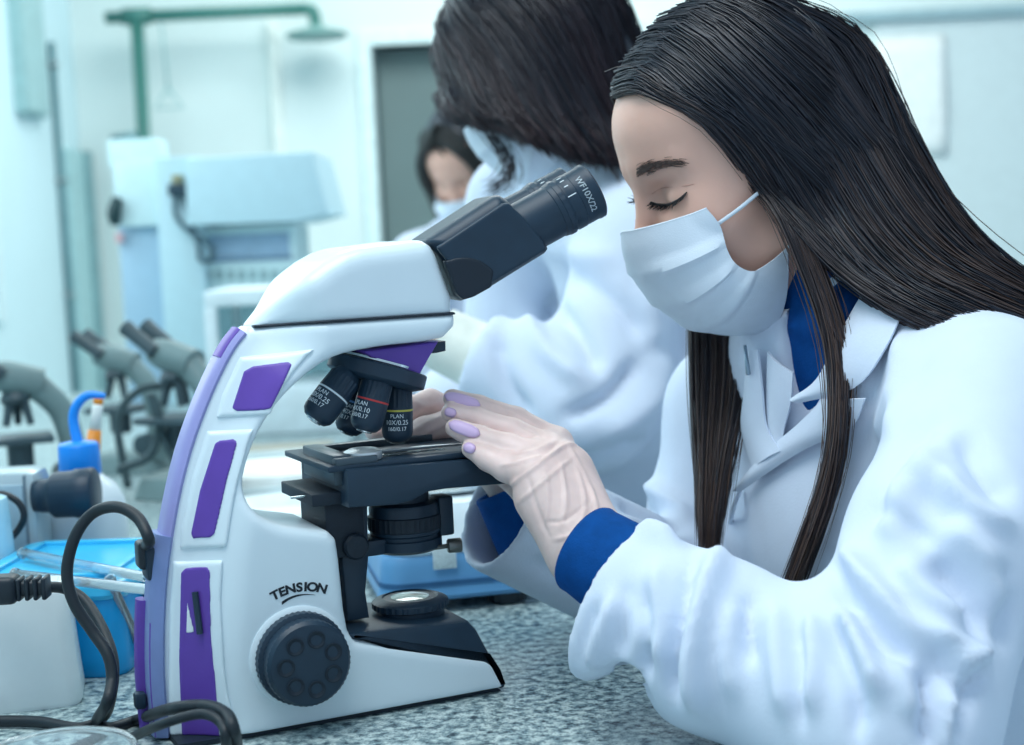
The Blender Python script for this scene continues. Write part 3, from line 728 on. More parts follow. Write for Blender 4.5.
# ================================================================== things on the bench
def bp(x, y, z=BZ): return onz(x, y, z)
blackp = mat('black_plastic', (26, 38, 48), 0.42, noise=0.06, scale=80)
cablem = mat('cable_rubber', (26, 36, 44), 0.5, noise=0.05)
def rprism(sx, sy, sz, rc, n=8, taper=1.0, bev=.004, seg=2, bulge=0.0):
    """rounded-rectangle block standing on z=0, tapered towards the top"""
    pts = []
    for k, (cx, cy) in enumerate(((1, 1), (-1, 1), (-1, -1), (1, -1))):
        for i in range(n + 1):
            a = math.pi / 2 * (k + i / n); pts.append((cx * (sx / 2 - rc) + rc * math.cos(a), cy * (sy / 2 - rc) + rc * math.sin(a)))
    zs = [(0, 1 - bev / sx), (bev, 1)] + [(sz * t, 1 + (taper - 1) * t + bulge * math.sin(t * math.pi)) for t in (.25, .5, .75)] + [(sz - bev, taper), (sz - bev * .3, taper - bev * .6 / sx), (sz, taper - bev * 2 / sx)]
    V = [(x * k, y * k, z) for z, k in zs for x, y in pts]; m = len(pts)
    Fc = [(j * m + i, j * m + (i + 1) % m, (j + 1) * m + (i + 1) % m, (j + 1) * m + i) for j in range(len(zs) - 1) for i in range(m)]
    Fc += [tuple(range(m))[::-1], tuple(range((len(zs) - 1) * m, len(zs) * m))]
    return V, Fc
def rotz(a): c, s = math.cos(a), math.sin(a); return np.array([[c, -s, 0], [s, c, 0], [0, 0, 1]])
def rz(a): return Matrix.Rotation(a, 3, 'Z')

# --- blue lidded box
LIDZ = BZ + .083
c0 = onz(131, 578, LIDZ); c1 = onz(138, 526, LIDZ)
wx, wy_ = .150, .195
cx, cy = c0[0] - wx / 2, c0[1] + wy_ / 2
bb = thing('plastic_box', 'bright blue plastic box with a lid, standing behind the white plug box', 'box', (cx, cy, BZ), rz(math.radians(-4)))
blue = mat('blue_plastic', (16, 160, 226), 0.35, noise=0.05, scale=12, sub=0.0)
blue2 = mat('blue_lid', (64, 190, 236), 0.25, noise=0.06, scale=9)
make('body', *rprism(wx * .93, wy_ * .93, .068, .018, taper=1.03), blue, bb, True, True, 40)
lid = make('lid', *xf(rprism(wx, wy_, .014, .02, taper=.985), None, (0, 0, .066)), blue2, bb, True, True, 40)
make('lid_ridge', *xf(join(*[box(-wx * .36, wx * .36, y - .004, y + .004, .079, .0835, .001) for y in (-.07, .07)] + [box(x - .004, x + .004, -.07, .07, .079, .0835, .001) for x in (-wx * .36, wx * .36)])), blue2, lid, True, True, 40)
make('lid_clip', *xf(rbox(.004, .04, .03, .0015), None, (wx / 2 + .001, -.02, .060)), blue2, lid, True, True, 40)
# --- glass tubes across the lid
glass_c = mat('clear_glass', (235, 246, 250), .04, trans=.85, noise=0, ior=1.45)
def gtube(p0_, p1_, r, label):
    p0_, p1_ = np.asarray(p0_, float), np.asarray(p1_, float)
    t = thing('glass_tube', label, 'glass tube', p0_, None, 'glass tubes on the blue box')
    ax = p1_ - p0_; L = np.linalg.norm(ax); ax /= L; w_ = r * .22
    make('barrel', *lathe_at([(r, .004), (r, L), (r - w_, L), (r - w_, .008), (r * .3, .004), (r * .3, 0), (r * .8, .0015)], p0_, ax, 20, cap=False), glass_c, t)
    make('rim', *lathe_at([(r * 1.25, L - .003), (r * 1.3, L - .0015), (r * 1.25, L), (r * .8, L), (r * .8, L - .003)], p0_, ax, 20, cap=False), glass_c, t)
zt_ = LIDZ + .0045
gtube(onz(150, 578, zt_), onz(22, 553, zt_), .0042, 'upper long glass tube lying across the blue lid')
gtube(onz(152, 590, zt_ - .002), onz(14, 574, zt_ - .002), .0042, 'lower long glass tube at the front edge of the blue lid')
g0 = bp(146, 664); g1 = onz(106, 582, LIDZ - .002)
gtube(g0 + [0, 0, .004], g1 + [.004, -.004, .004], .0038, 'short glass tube leaning from the bench against the blue box')

# --- white box with a black plug lying on it
f0 = bp(63, 713); wb_w, wb_d, wb_h = .13, .070, .090
yaw = math.radians(14)
wbx = thing('white_box', 'white tapered plastic box with a black plug on top', 'box', (f0[0] - wb_w / 2 + .004, f0[1] + wb_d / 2, BZ), rz(yaw))
make('shell', *rprism(wb_w, wb_d, wb_h, .012, taper=.90), mat('white_plastic', (226, 236, 238), .4, noise=.02), wbx, True, True, 40)
make('lid_panel', *xf(rbox(wb_w * .78, wb_d * .7, .002, .0008), None, (0, 0, wb_h)), mat('white_plastic_lid', (214, 226, 230), .45), wbx, True, True, 40)
pz = BZ + wb_h + .0125
q0 = onz(-14, 590, pz); q1 = onz(46, 587, pz)
pg = thing('power_plug', 'black power plug with ribbed cable lying on the white box', 'plug', q0)
d_ = (q1 - q0); d_[2] = 0; Ld = np.linalg.norm(d_); d_ /= Ld
Rp = np.stack([d_, np.cross([0, 0, 1.0], d_), [0, 0, 1.0]], 1)
make('plug_body', *xf(rbox(Ld * .75, .022, .021, .005, 3), Rp, q0 + d_ * Ld * .18), blackp, pg)
sr = make('strain_relief', *xf(join(*[xf(rbox(.0035, .0165, .0165, .0015), None, (Ld * .58 + i * .0062, 0, 0)) for i in range(4)] + [xf(rbox(.028, .011, .011, .002), None, (Ld * .67, 0, 0))]), Rp, q0), blackp, pg)
pc = q0 + d_ * Ld * .8
cB = [pc, P(62, 588, 1.13), P(84, 600, 1.13), P(102, 628, 1.11), P(113, 660, 1.09), P(112, 690, 1.08), bp(104, 716, BZ + .006), bp(80, 728, BZ + .005), bp(40, 722, BZ + .005), bp(0, 721, BZ + .005), bp(-40, 722, BZ + .005)]
make('cord', *tube(cB, .0042, 10, seg=90), cablem, pg)
# --- microscope power cord (a loop rising from the socket)
soc = MO + MU * ml(152, 562, 0)[0] + np.array([0, 0, ml(152, 562, 0)[2]])
ds = 1.03
cA = [soc + [-.004, -.0, .012], P(149, 540, ds + .0), P(138, 518, ds + .01), P(117, 507, ds + .02), P(93, 513, ds + .03), P(75, 537, ds + .03), P(67, 572, ds + .03), P(74, 603, ds + .03), P(93, 632, ds + .03), P(108, 655, ds + .025), P(112, 680, ds + .02), P(106, 705, ds + .01), bp(97, 722, BZ + .0065), bp(110, 728, BZ + .005), bp(140, 719, BZ + .006), P(170, 709, .985), P(205, 706, .965), P(226, 714, .95), P(234, 732, .94), bp(236, 752, BZ + .01), bp(225, 775, BZ + .005)]
pw = thing('mains_lead', 'black power cord looping up behind the purple microscope arm', 'cord', bp(97, 722))
make('cord', *tube(cA, .0042, 10, seg=160), cablem, pw)
make('socket_plug', *xf(rbox(.013, .018, .020, .003), np.array(MROT), soc + [-.004, 0, .006]), blackp, pw)
lc = thing('loose_cable', 'thinner black cable curling in front of the microscope foot', 'cord', bp(130, 736))
make('cord', *tube([bp(60, 760, BZ + .004), bp(120, 742, BZ + .004), P(160, 725, .97), P(200, 714, .955), P(220, 722, .945), P(226, 740, .94), bp(222, 765, BZ + .004)], .0034, 10, seg=60), cablem, lc)
make('cable_tie', *tube([bp(118, 742, BZ + .0045), bp(123, 741, BZ + .0045)], .0046, 10), blackp, lc)

# --- glass dish at the lower left
dc = bp(62, 757 - 4)
dc = P(58, 775, .93); dc[2] = BZ
gd = thing('glass_dish', 'round clear glass dish with thick rim at the lower left', 'dish', dc)
make('wall', *lathe_at([(.040, .001), (.0455, .004), (.0475, .034), (.0490, .0365), (.0475, .038), (.0455, .0365), (.0440, .005), (.0385, .0035)], dc, (0, 0, 1), 56), glass_c, gd)
make('contents', *lathe_at([(.001, .005), (.042, .005), (.0432, .016), (.001, .0162)], dc, (0, 0, 1), 40), mat('pale_gel', (206, 228, 232), .35), gd)
make('rim', *lathe_at([(.0480, .0365), (.0492, .0385), (.0478, .040), (.0462, .0385)], dc, (0, 0, 1), 56, cap=False), glass_c, gd)

# --- wash bottle with blue swan neck
wbt = P(81, 480, 1.52); wbt[2] = BZ
wz = lambda y: P(81, y, 1.52)[2] - BZ
wsh = thing('wash_bottle', 'translucent wash bottle with blue cap and bent blue spout', 'bottle', wbt)
R0 = .043
make('bottle', *lathe_at([(R0 * .95, 0), (R0, .004), (R0, wz(512)), (R0 * .97, wz(500)), (R0 * .80, wz(486)), (.020, wz(474)), (.016, wz(471)), (.016, wz(462))], wbt, (0, 0, 1), 40), mat('bottle_plastic', (216, 228, 234), .3, noise=.02), wsh)
capm = mat('cap_blue', (20, 140, 238), .35, noise=.03)
cp = make('cap', *lathe_at([(.0195, wz(474)), (.0205, wz(473)), (.0195, wz(445)), (.018, wz(442)), (.006, wz(440))], wbt, (0, 0, 1), 60, ribs=24, ribamp=.0006, riblo=wz(474), ribhi=wz(444)), capm, wsh)
make('spout', *tube([wbt + [0, 0, wz(444)], P(74, 425, 1.52), P(74, 412, 1.52), P(80, 401, 1.52), P(90, 395, 1.52), P(105, 396, 1.52)], [.0055, .0052, .005, .0048, .0042, .003], 12, seg=30), capm, wsh)
# --- orange and white pipette standing behind it
pb = P(90, 470, 1.62); pt = P(99, 396, 1.62)
bx = pb + (pb - pt) * ((pb[2] - BZ - .004) / (pt[2] - pb[2])) if pt[2] > pb[2] else pb
ppt = thing('pipette', 'orange and white pipette standing upright behind the wash bottle', 'pipette', (bx[0], bx[1], BZ))
ax = pt - bx; L = np.linalg.norm(ax); ax /= L; s1 = np.linalg.norm(P(94, 430, 1.62) - bx)
make('handle', *lathe_at([(.0055, 0), (.008, .004), (.0085, s1 - .02), (.007, s1)], bx, ax, 20), mat('pipette_orange', (226, 140, 40), .4), ppt)
make('shaft', *lathe_at([(.0062, s1), (.0058, L - .012), (.0045, L - .008)], bx, ax, 20), mat('pipette_white', (235, 240, 236), .4), ppt)
make('tip', *lathe_at([(.0048, L - .010), (.0055, L - .004), (.003, L)], bx, ax, 16), MATS['pipette_orange'], ppt)

# --- cropped grey microscope at the left edge: block body and black focus knob
D2 = 1.45
b0 = P(20, 520, D2); b0[2] = BZ
gm = thing('microscope', 'pale grey microscope cut by left frame edge with large black focus knob', 'microscope', b0)
x0 = P(-95, 520, D2)[0]; x1 = P(43, 520, D2)[0]; zt2 = P(20, 469, D2)[2]
gmm = mat('pale_grey_metal', (186, 204, 210), .28, .25, noise=.03)
make('column', *box(x0, x1, D2 - .03, D2 + .02, BZ + .02, zt2, .010), gmm, gm, sharp=40)
make('base', *box(x0 - .02, x1 + .005, D2 - .022, D2 + .022, BZ, BZ + .03, .008), gmm, gm, sharp=40)
make('front_panel', *box(x0 + .01, x1 - .012, D2 - .034, D2 - .029, BZ + .06, zt2 - .012, .002), mat('grey_panel', (160, 186, 200), .3), gm, sharp=40)
make('column_seam', *box(x1 - .012, x1 - .010, D2 - .0315, D2 - .028, BZ + .05, zt2 - .004), mat('seam_grey', (120, 138, 150), .5), gm, sharp=40)
make('arm', *tube([(x0 + .03, D2, zt2 - .02), (x0 + .02, D2 + .01, zt2 + .08), (x0 - .03, D2, zt2 + .16)], .028, 16, seg=14), gmm, gm)
k0 = P(43, 496, D2 - .01); r_ = .0205
kn = make('focus_knob', *lathe_at([(r_ * .72, -.008), (r_ * .78, 0), (r_ * .80, .006), (r_ * .92, .008), (r_ * 1.06, .012), (r_ * 1.08, .030), (r_ * 1.14, .032), (r_ * 1.16, .049), (r_ * 1.08, .051), (r_ * .2, .052)], k0, (1, 0.02, .025), 72, ribs=30, ribamp=.0004, riblo=.011, ribhi=.05), black, gm)
make('cable', *tube([P(-20, 495, 1.39), P(2, 494, 1.39), P(18, 502, 1.39), P(24, 516, 1.39), P(18, 530, 1.39), P(8, 540, 1.385), P(-10, 552, 1.38)], .0032, 8, seg=40), cablem, gm)
ps = make('rounded_cover', *xf(rprism(.10, .05, .10, .02, taper=.9), None, (P(-32, 540, 1.385)[0], 1.345, BZ + .03)), mat('pale_blue_plastic', (178, 218, 232), .25), gm, sharp=40)

# --- low white instrument with a blue base behind the main microscope
bc = P(448, 580, 1.50); bc[2] = BZ
bal = thing('balance', 'low white lab balance with blue base behind the microscope stage', 'balance', bc, rz(math.radians(12)))
bwid = (532 - 366) / F * 1.47
blueb = mat('balance_blue', (92, 150, 196), .4, noise=.03)
make('base', *xf(rprism(bwid, .22, .042, .025, taper=.93), None, (0, 0, .012)), blueb, bal, True, True, 40)
make('base_groove', *xf(rprism(bwid * .985, .217, .003, .025, taper=1), None, (0, 0, .026)), mat('groove_blue', (60, 112, 160), .5), bal, True, True, 40)
make('top_cover', *xf(rprism(bwid * .93, .205, .045, .03, taper=.80), None, (0, 0, .053)), mat('balance_white', (222, 236, 242), .35), bal, True, True, 40)
make('weighing_pan', *lathe([(.045, .098), (.055, .102), (.056, .104), (.05, .105), (.002, .105)], 40), chrome, bal, True, True, 30)
for sx in (-1, 1):
    for sy in (-1, 1):
        make('foot', *xf(lathe([(.016, 0), (.018, .002), (.018, .011), (.014, .014)], 36, ribs=18, ribamp=.0006, riblo=.001, ribhi=.012), None, (sx * bwid * .36 * (1 if sx < 0 else .72), sy * .085, 0)), blackp, bal, True, True, 30)
make('label_sticker', *xf(rbox(.022, .0006, .022, .0002), None, ((427 - 448) / F * 1.4, -.1085, .052)), mat('sticker', (206, 222, 226), .6, noise=.12, scale=500), bal, True, True, 30)

# --- dusty microscopes further down the bench
dg1 = mat('scope_grey', (112, 136, 138), .5, noise=.12, scale=14); dg2 = mat('scope_dark', (58, 78, 86), .5, noise=.1)
def small_scope(label, px_, py_, yaw, s, m1, m2, tilt=0.0):
    o = bp(px_, py_)
    t = thing('microscope', label, 'microscope', o, rz(yaw), 'small microscopes along the bench')
    def a(n, part, m, par=None): return make(n, *xf(part, np.eye(3) * s), m, par or t, True, True, 40)
    a('base', xf(rprism(.20, .16, .045, .03, taper=.85), None, (.02, 0, 0)), m1)
    a('arm', tube([(-.06, 0, .03), (-.075, 0, .12), (-.055, 0, .22), (.0, 0, .285)], [.032, .028, .027, .03], 14, seg=20), m1)
    a('head', tube([(-.02, 0, .28), (.05, 0, .30), (.09, 0, .31)], [.034, .036, .028], 14, seg=10), m1)
    for sy in (-.03, .03): a('eyepiece', tube([(.06, sy, .31), (.12, sy, .35), (.14, sy, .363)], [.016, .016, .018], 14), m2)
    a('nosepiece', lathe_at([(.03, 0), (.034, .01), (.026, .025)], (.035, 0, .245), (.15, 0, 1), 24), m2)
    for k in range(3):
        an = k * 2.1 + .5; a('objective', tube([(.035 + .016 * math.cos(an), .016 * math.sin(an), .25), (.035 + .030 * math.cos(an), .030 * math.sin(an), .195)], [.011, .008], 12), m2)
    a('stage', xf(rbox(.14, .13, .014, .003), None, (.035, 0, .165)), m2)
    a('condenser', lathe_at([(.022, .10), (.028, .105), (.028, .155)], (.035, 0, 0), (0, 0, 1), 24), m2)
    for sy in (-1, 1): a('focus_knob', lathe_at([(.026, 0), (.028, .003), (.026, .03), (.012, .032)], (-.055, sy * .03, .075), (0, sy, 0), 24), m2)
    return t
small_scope('small grey microscope standing left of the blue spout', 42, 512, math.radians(200), .62, dg1, dg2)
small_scope('tall grey microscope behind the wash bottle spout', 136, 470, math.radians(165), .60, dg1, dg2)
small_scope('grey microscope half hidden behind the purple microscope arm', 196, 496, math.radians(150), .66, dg1, dg2)
for k, (lab, pts, dd) in enumerate((('dark cable hanging between the grey microscopes', [(128, 488), (118, 420), (140, 390), (172, 385), (185, 375)], 2.18), ('thick dark cable bundle lying among the far microscopes', [(118, 470), (150, 455), (160, 420), (150, 395), (165, 440), (180, 470)], 2.1))):
    pp = [P(x, y, dd) for x, y in pts]
    t = thing('hanging_cable', lab, 'cord', pp[0]); 
    make('cord', *tube(pp, .006, 8, seg=40), mat('dusty_cable', (60, 82, 88), .6), t)
    make('cable_end', *tube([pp[-1], pp[-1] + (pp[-1] - pp[-2]) * .12], .009, 8), MATS['dusty_cable'], t)
# --- pale things seen through the arch of the arm
o = bp(295, 520); t = thing('petri_dish', 'wide shallow white dish on the bench seen through the microscope arch', 'dish', o)
make('dish', *lathe_at([(.075, 0), (.090, .004), (.098, .022), (.094, .022), (.086, .007), (.002, .006)], o, (0, 0, 1), 48), mat('dish_white', (224, 238, 240), .4), t)
make('dish_base', *lathe_at([(.07, 0), (.072, .003)], o, (0, 0, 1), 40), blueb, t)
o = bp(330, 476); t = thing('paper_tray', 'pale paper tray behind the shallow white dish', 'tray', o, rz(.2))
make('tray', *join(box(-.16, .16, -.11, .11, 0, .006, .002), box(-.16, -.155, -.11, .11, 0, .03, .002), box(.155, .16, -.11, .11, 0, .03, .002), box(-.16, .16, .105, .11, 0, .03, .002)), mat('tray_white', (216, 232, 234), .4), t, True, True, 40)
make('paper_stack', *xf(rbox(.27, .19, .014, .001), None, (0, 0, .013)), MATS['paper'], t, True, True, 40)
o = bp(275, 462); t = thing('notebook', 'brown-covered notebook lying at the back of the bench', 'notebook', o, rz(.1))
make('pages', *xf(rbox(.18, .12, .018, .001), None, (0, 0, .011)), MATS['paper'], t, True, True, 40)
make('cover', *join(xf(rbox(.186, .126, .002, .0006), None, (0, 0, .001)), xf(rbox(.186, .126, .002, .0006), None, (0, 0, .021))), mat('cover_brown', (150, 150, 138), .6), t, True, True, 40)
# --- white framed balance enclosure
DB = 2.75
def pxbox(xa, ya, xb, yb, d, th, r=.003):
    p, q = P(xa, ya, d), P(xb, yb, d); m_ = (p + q) / 2
    xc = P((xa + xb) / 2, (ya + yb) / 2, d)
    return box(xc[0] - abs(xb - xa) / F * d / 2, xc[0] + abs(xb - xa) / F * d / 2, d, d + th, xc[2] - abs(yb - ya) / F * d / 2, xc[2] + abs(yb - ya) / F * d / 2, r)
o = P(270, 400, DB); o[2] = BZ
t = thing('glass_cabinet', 'white framed glass draft shield behind the microscope head', 'cabinet', o)
fw_ = mat('frame_white', (226, 240, 244), .4)
xa, xb = P(212, 330, DB)[0], P(345, 330, DB)[0]; zt3 = P(270, 288, DB)[2]; zb = BZ
make('base', *box(xa - .01, xb + .01, DB - .01, DB + .25, zb, zb + .09, .005), fw_, t, sharp=40)
make('top', *box(xa - .01, xb + .01, DB - .01, DB + .25, zt3 - .03, zt3, .005), fw_, t, sharp=40)
for x in (xa, xb):
    for y in (DB, DB + .23): make('post', *box(x - .011, x + .011, y - .011, y + .011, zb + .09, zt3 - .03, .002), fw_, t, sharp=40)
pane = mat('shield_glass', (206, 232, 236), .1, trans=.5, noise=.01, ior=1.2)
for x in (xa, xb): make('pane', *box(x - .002, x + .002, DB + .01, DB + .22, zb + .09, zt3 - .03), pane, t, smooth=False)
make('pane', *box(xa + .01, xb - .01, DB + .23, DB + .234, zb + .09, zt3 - .03), pane, t, smooth=False)
# --- large pale apparatus at the far end of the bench
DA = 3.35
apm = mat('apparatus_pale', (190, 220, 228), .5, noise=.02); apm2 = mat('apparatus_blue', (164, 196, 216), .5, noise=.02); apm3 = mat('apparatus_light', (208, 234, 236), .45, noise=.02)
o = P(220, 400, DA); o[2] = BZ
t = thing('lab_apparatus', 'large pale blue lab apparatus with hood at the far bench end', 'apparatus', o)
def ground(part):
    v = np.array(part[0]); zc_ = (v[:, 2].max() + v[:, 2].min()) / 2; v[v[:, 2] < zc_, 2] += BZ - v[:, 2].min(); return v, part[1]
make('side_cabinet', *ground(pxbox(124, 225, 168, 400, DA + .03, .26)), apm2, t, sharp=40)  # side cabinet in a deeper blue than the column
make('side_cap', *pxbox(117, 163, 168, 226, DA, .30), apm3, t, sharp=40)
make('column', *ground(pxbox(162, 158, 206, 400, DA - .02, .33)), apm, t, sharp=40)
hp0, hp1 = P(186, 158, DA - .02), P(331, 224, DA - .02)
prof = [(P(x, y, DA - .02)[0], P(x, y, DA - .02)[2]) for x, y in ((192, 160), (316, 153), (332, 214), (300, 222), (192, 226))]
make('hood', *xf(prism(prof, DA - .06, DA + .32, .006, 2)), apm, t, sharp=40)
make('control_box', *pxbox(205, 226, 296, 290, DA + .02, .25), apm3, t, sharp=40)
make('control_panel', *pxbox(210, 234, 290, 256, DA + .015, .01, .002), mat('panel_grey', (150, 180, 204), .4), t, sharp=40)
make('button_row', *join(*[pxbox(x, 270, x + 6, 280, DA + .015, .01, .001) for x in range(206, 290, 11)]), mat('button_grey', (150, 182, 186), .5), t, sharp=40)
make('slot', *pxbox(206, 257, 292, 261, DA + .014, .01, .001), mat('slot_grey', (120, 150, 176), .5), t, sharp=40)
make('lower_box', *ground(pxbox(205, 288, 320, 400, DA + .02, .25)), apm, t, sharp=40)
make('status_light', *lathe_at([(.012, 0), (.012, .006), (.008, .009)], P(270, 241, DA + .010), (0, -1, 0), 18), mat('led_blue', (70, 160, 255), .3, emit=1.2), t)
make('handle', *tube([P(115, 224, DA - .03), P(114, 212, DA - .04), P(117, 199, DA - .03)], [.012, .016, .012], 10, seg=10), mat('handle_black', (30, 62, 66), .5), t)
make('red_label', *pxbox(117, 233, 124, 243, DA + .005, .02, .002), mat('label_red', (220, 180, 184), .6), t, sharp=40)
make('socket', *pxbox(170, 184, 188, 196, DA - .055, .03, .003), mat('socket_black', (40, 66, 80), .5), t, sharp=40)
make('socket_top', *pxbox(174, 175, 184, 185, DA - .05, .03, .003), mat('socket_brass', (150, 150, 120), .5), t, sharp=40)
dk = mat('thin_cable', (62, 92, 104), .5)
make('cable', *tube([P(176, 194, DA - .06), P(176, 215, DA - .06), P(188, 230, DA - .06), P(203, 240, DA - .06), P(214, 250, DA - .06), P(210, 260, DA - .06), P(200, 259, DA - .06), P(199, 246, DA - .06), P(192, 225, DA - .06), P(184, 196, DA - .06)], .006, 8, seg=60), dk, t)
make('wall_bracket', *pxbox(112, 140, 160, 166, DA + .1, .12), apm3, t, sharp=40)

# ================================================================== the person at the microscope
def trace(fn, x, y, lift=0.0, t0=0.75, t1=1.6):
    r = ray(x, y); t = t0
    for _ in range(90):
        p = CAM + r * t; d = float(fn(p[None])[0])
        if abs(d) < 2e-4 or t > t1: break
        t += d * .75
    p = CAM + r * t
    e = 1e-3; g = np.array([float(fn((p + v)[None])[0]) - float(fn((p - v)[None])[0]) for v in np.eye(3) * e]); g /= np.linalg.norm(g) + 1e-9
    return p + g * lift
def project(V):
    q = V - CAM; d = q @ _f
    return np.stack([512 + F * (q @ _R) / d, 372.5 - F * (q @ _U) / d], 1), d
def vnormals(V, Fc):
    n = np.zeros_like(V); a, b, c, d = (V[Fc[:, i]] for i in range(4)); fn_ = np.cross(c - a, d - b)
    for i in range(4): np.add.at(n, Fc[:, i], fn_)
    return n / (np.linalg.norm(n, axis=1)[:, None] + 1e-12)
def folds(V, Fc, lines, dmin=0, dmax=9):
    """cloth folds: soft ridges (+) and valleys (-) along traced polylines, pushed along the surface normal"""
    px, d = project(V); n = vnormals(V, Fc); view = CAM - V; view /= np.linalg.norm(view, axis=1)[:, None]
    w = np.clip(((n * view).sum(1) - .02) / .25, 0, 1) * ((d > dmin) & (d < dmax))
    amt = np.zeros(len(V))
    for pts, wid, amp in lines:
        q = spline(np.c_[np.array(pts, float), np.zeros(len(pts))], 24)[:, :2]; best = np.full(len(V), 1e9); at = np.zeros(len(V))
        for i in range(23):
            a, b = q[i], q[i + 1]; e = b - a; h = np.clip(((px - a) @ e) / (e @ e + 1e-9), 0, 1)
            dd = np.linalg.norm(px - a - h[:, None] * e, axis=1); m = dd < best; best[m] = dd[m]; at[m] = (i + h[m]) / 23
        amt += amp * np.exp(-(best / wid) ** 2) * np.clip(np.minimum(at, 1 - at) * 5 + .15, 0, 1)
    return V + n * (amt * w)[:, None]

skin = mat('skin', (222, 176, 158), .5, noise=.04, scale=25, sub=.12, bump=.05, bscale=400)
cloth = mat('white_cotton', (217, 227, 243), .85, noise=.012, scale=40, bump=.12, bscale=500, spec=.2)
bluec = mat('blue_knit', (10, 74, 142), .85, noise=.08, scale=120, bump=.2, bscale=600, spec=.15)
maskm = mat('mask_fabric', (218, 229, 240), .8, noise=.012, scale=80, bump=.15, bscale=900, spec=.2)
glovem = mat('latex_glove', (230, 203, 197), .42, noise=.08, scale=38, sub=.1, bump=.15, bscale=160, spec=.45)
hair_m = hairmat('dark_brown_hair', (24, 32, 46), (112, 88, 76), .36)

# --- head frame
PSI, DEL = math.radians(15), math.radians(16)
HF = np.array([-math.cos(DEL) * math.cos(PSI), -math.cos(DEL) * math.sin(PSI), -math.sin(DEL)])
HS = np.array([math.sin(PSI), -math.cos(PSI), 0]); HUp = np.cross(HS, HF); HUp = HUp if HUp[2] > 0 else -HUp
HN = P(642, 193, 1.20); HO = HN - HF * .092
HM = np.stack([HF, HS, HUp])
def toH(p): return (p - HO) @ HM.T
def Hh(f, s, u): return HO + HF * f + HS * s + HUp * u
def hpx(x, y, s):
    return toH(onplane(x, y, HO + HS * s, HS)[None])[0]
NB = P(845, 300, 1.235)
def head_local(q):
    m = q.copy(); m[:, 1] = np.abs(m[:, 1])
    d = ell(q, (0, 0, .035), (.094, .074, .083))
    d = smin(d, ell(q, (.040, 0, -.030), (.052, .058, .080)), .03)
    d = smin(d, ell(q, (.046, 0, .045), (.047, .055, .042)), .02)
    d = smin(d, ell(m, (.056, .034, -.036), (.028, .026, .028)), .02)
    d = smin(d, cap(m, (.060, .016, -.100), (.004, .050, -.066), .017, .016), .03)
    d = smin(d, ell(q, (.070, 0, -.100), (.022, .024, .018)), .02)
    d = smin(d, cap(m, (.0865, .008, .018), (.068, .042, .016), .008, .006), .016)
    d = smin(d, cap(q, (.0885, 0, .004), (.103, 0, -.036), .0052, .0075), .012)
    d = smin(d, ell(q, (.1035, 0, -.041), (.010, .0105, .009)), .010)
    d = smin(d, ell(m, (.096, .012, -.047), (.010, .007, .007)), .008)
    d = smin(d, ell(q, (.086, 0, -.074), (.012, .022, .010)), .010)
    d = smax(d, -ell(m, (.0945, .031, -.008), (.017, .017, .012)), .012)
    d = smin(d, ell(m, (.0705, .0315, -.0105), (.0135, .0155, .0120)), .005)
    d = smax(d, -cap(m, (.0845, .020, -.0160), (.0700, .0450, -.0120), .0018), .003)
    d = smin(d, ell(m, (-.014, .076, -.012), (.017, .006, .030)), .008)
    return d
def head_sdf(P_):
    d = head_local(toH(P_))
    nb = NB + np.array([0.01, 0.0, -.06])
    d = smin(d, cap(P_, Hh(-.030, 0, -.045), nb, .050, .056), .03)
    return d
Wp = bpy.context.scene
person = thing('person', 'woman in white lab coat and face mask leaning over the purple microscope', 'person', (NB[0] + .15, NB[1], 0))
lo = np.minimum(Hh(0, 0, 0) - .19, NB - .1); hi = np.maximum(Hh(0, 0, 0) + .17, NB + .1)
V, Fc = sdf_mesh(head_sdf, lo, hi, .0024); V = smooth_mesh(V, Fc, 2, .4)
head_o = make('head', V, Fc, skin, person)
# eyelashes, eyebrows
lashm = mat('lash_black', (22, 24, 30), .6); browm = mat('brow_brown', (72, 58, 54), .7)
def lashes(line, n, ln, dirv, name, rad=.0004, m=lashm, bend=.5):
    parts = []; q = spline(np.c_[np.array(line, float), np.zeros(len(line))], n)[:, :2]
    for i, (x, y) in enumerate(q):
        b = trace(head_sdf, x, y, .0004); k = i / (n - 1)
        dv = HF * dirv[0] + HS * dirv[1] + HUp * dirv[2] + RNG.normal(0, .18, 3); dv /= np.linalg.norm(dv)
        L = ln * (.7 + .5 * RNG.random())
        parts.append(tube([b, b + dv * L * .5 + HUp * -.0 , b + dv * L + HUp * L * bend * .4], [rad, rad * .8, rad * .3], 4))
    return make(name, *join(*parts), m, person)
eye = [(651, 202), (658, 204.5), (668, 204.5), (678, 200), (687, 192)]
lashes(eye, 46, .0085, (.75, .35, -.55), 'eyelashes', .00042)
make('lash_line', *tube([trace(head_sdf, x, y, .0003) for x, y in spline(np.c_[np.array(eye, float), np.zeros(5)], 16)[:, :2]], [.0006, .0011, .0011, .0004], 6), lashm, person)
make('eyelid_crease', *tube([trace(head_sdf, x, y, -.0002) for x, y in [(652, 194), (660, 189), (672, 187), (684, 186), (694, 184)]], .0004, 6, seg=20), mat('lid_crease', (198, 150, 136), .6), person)
bro = []
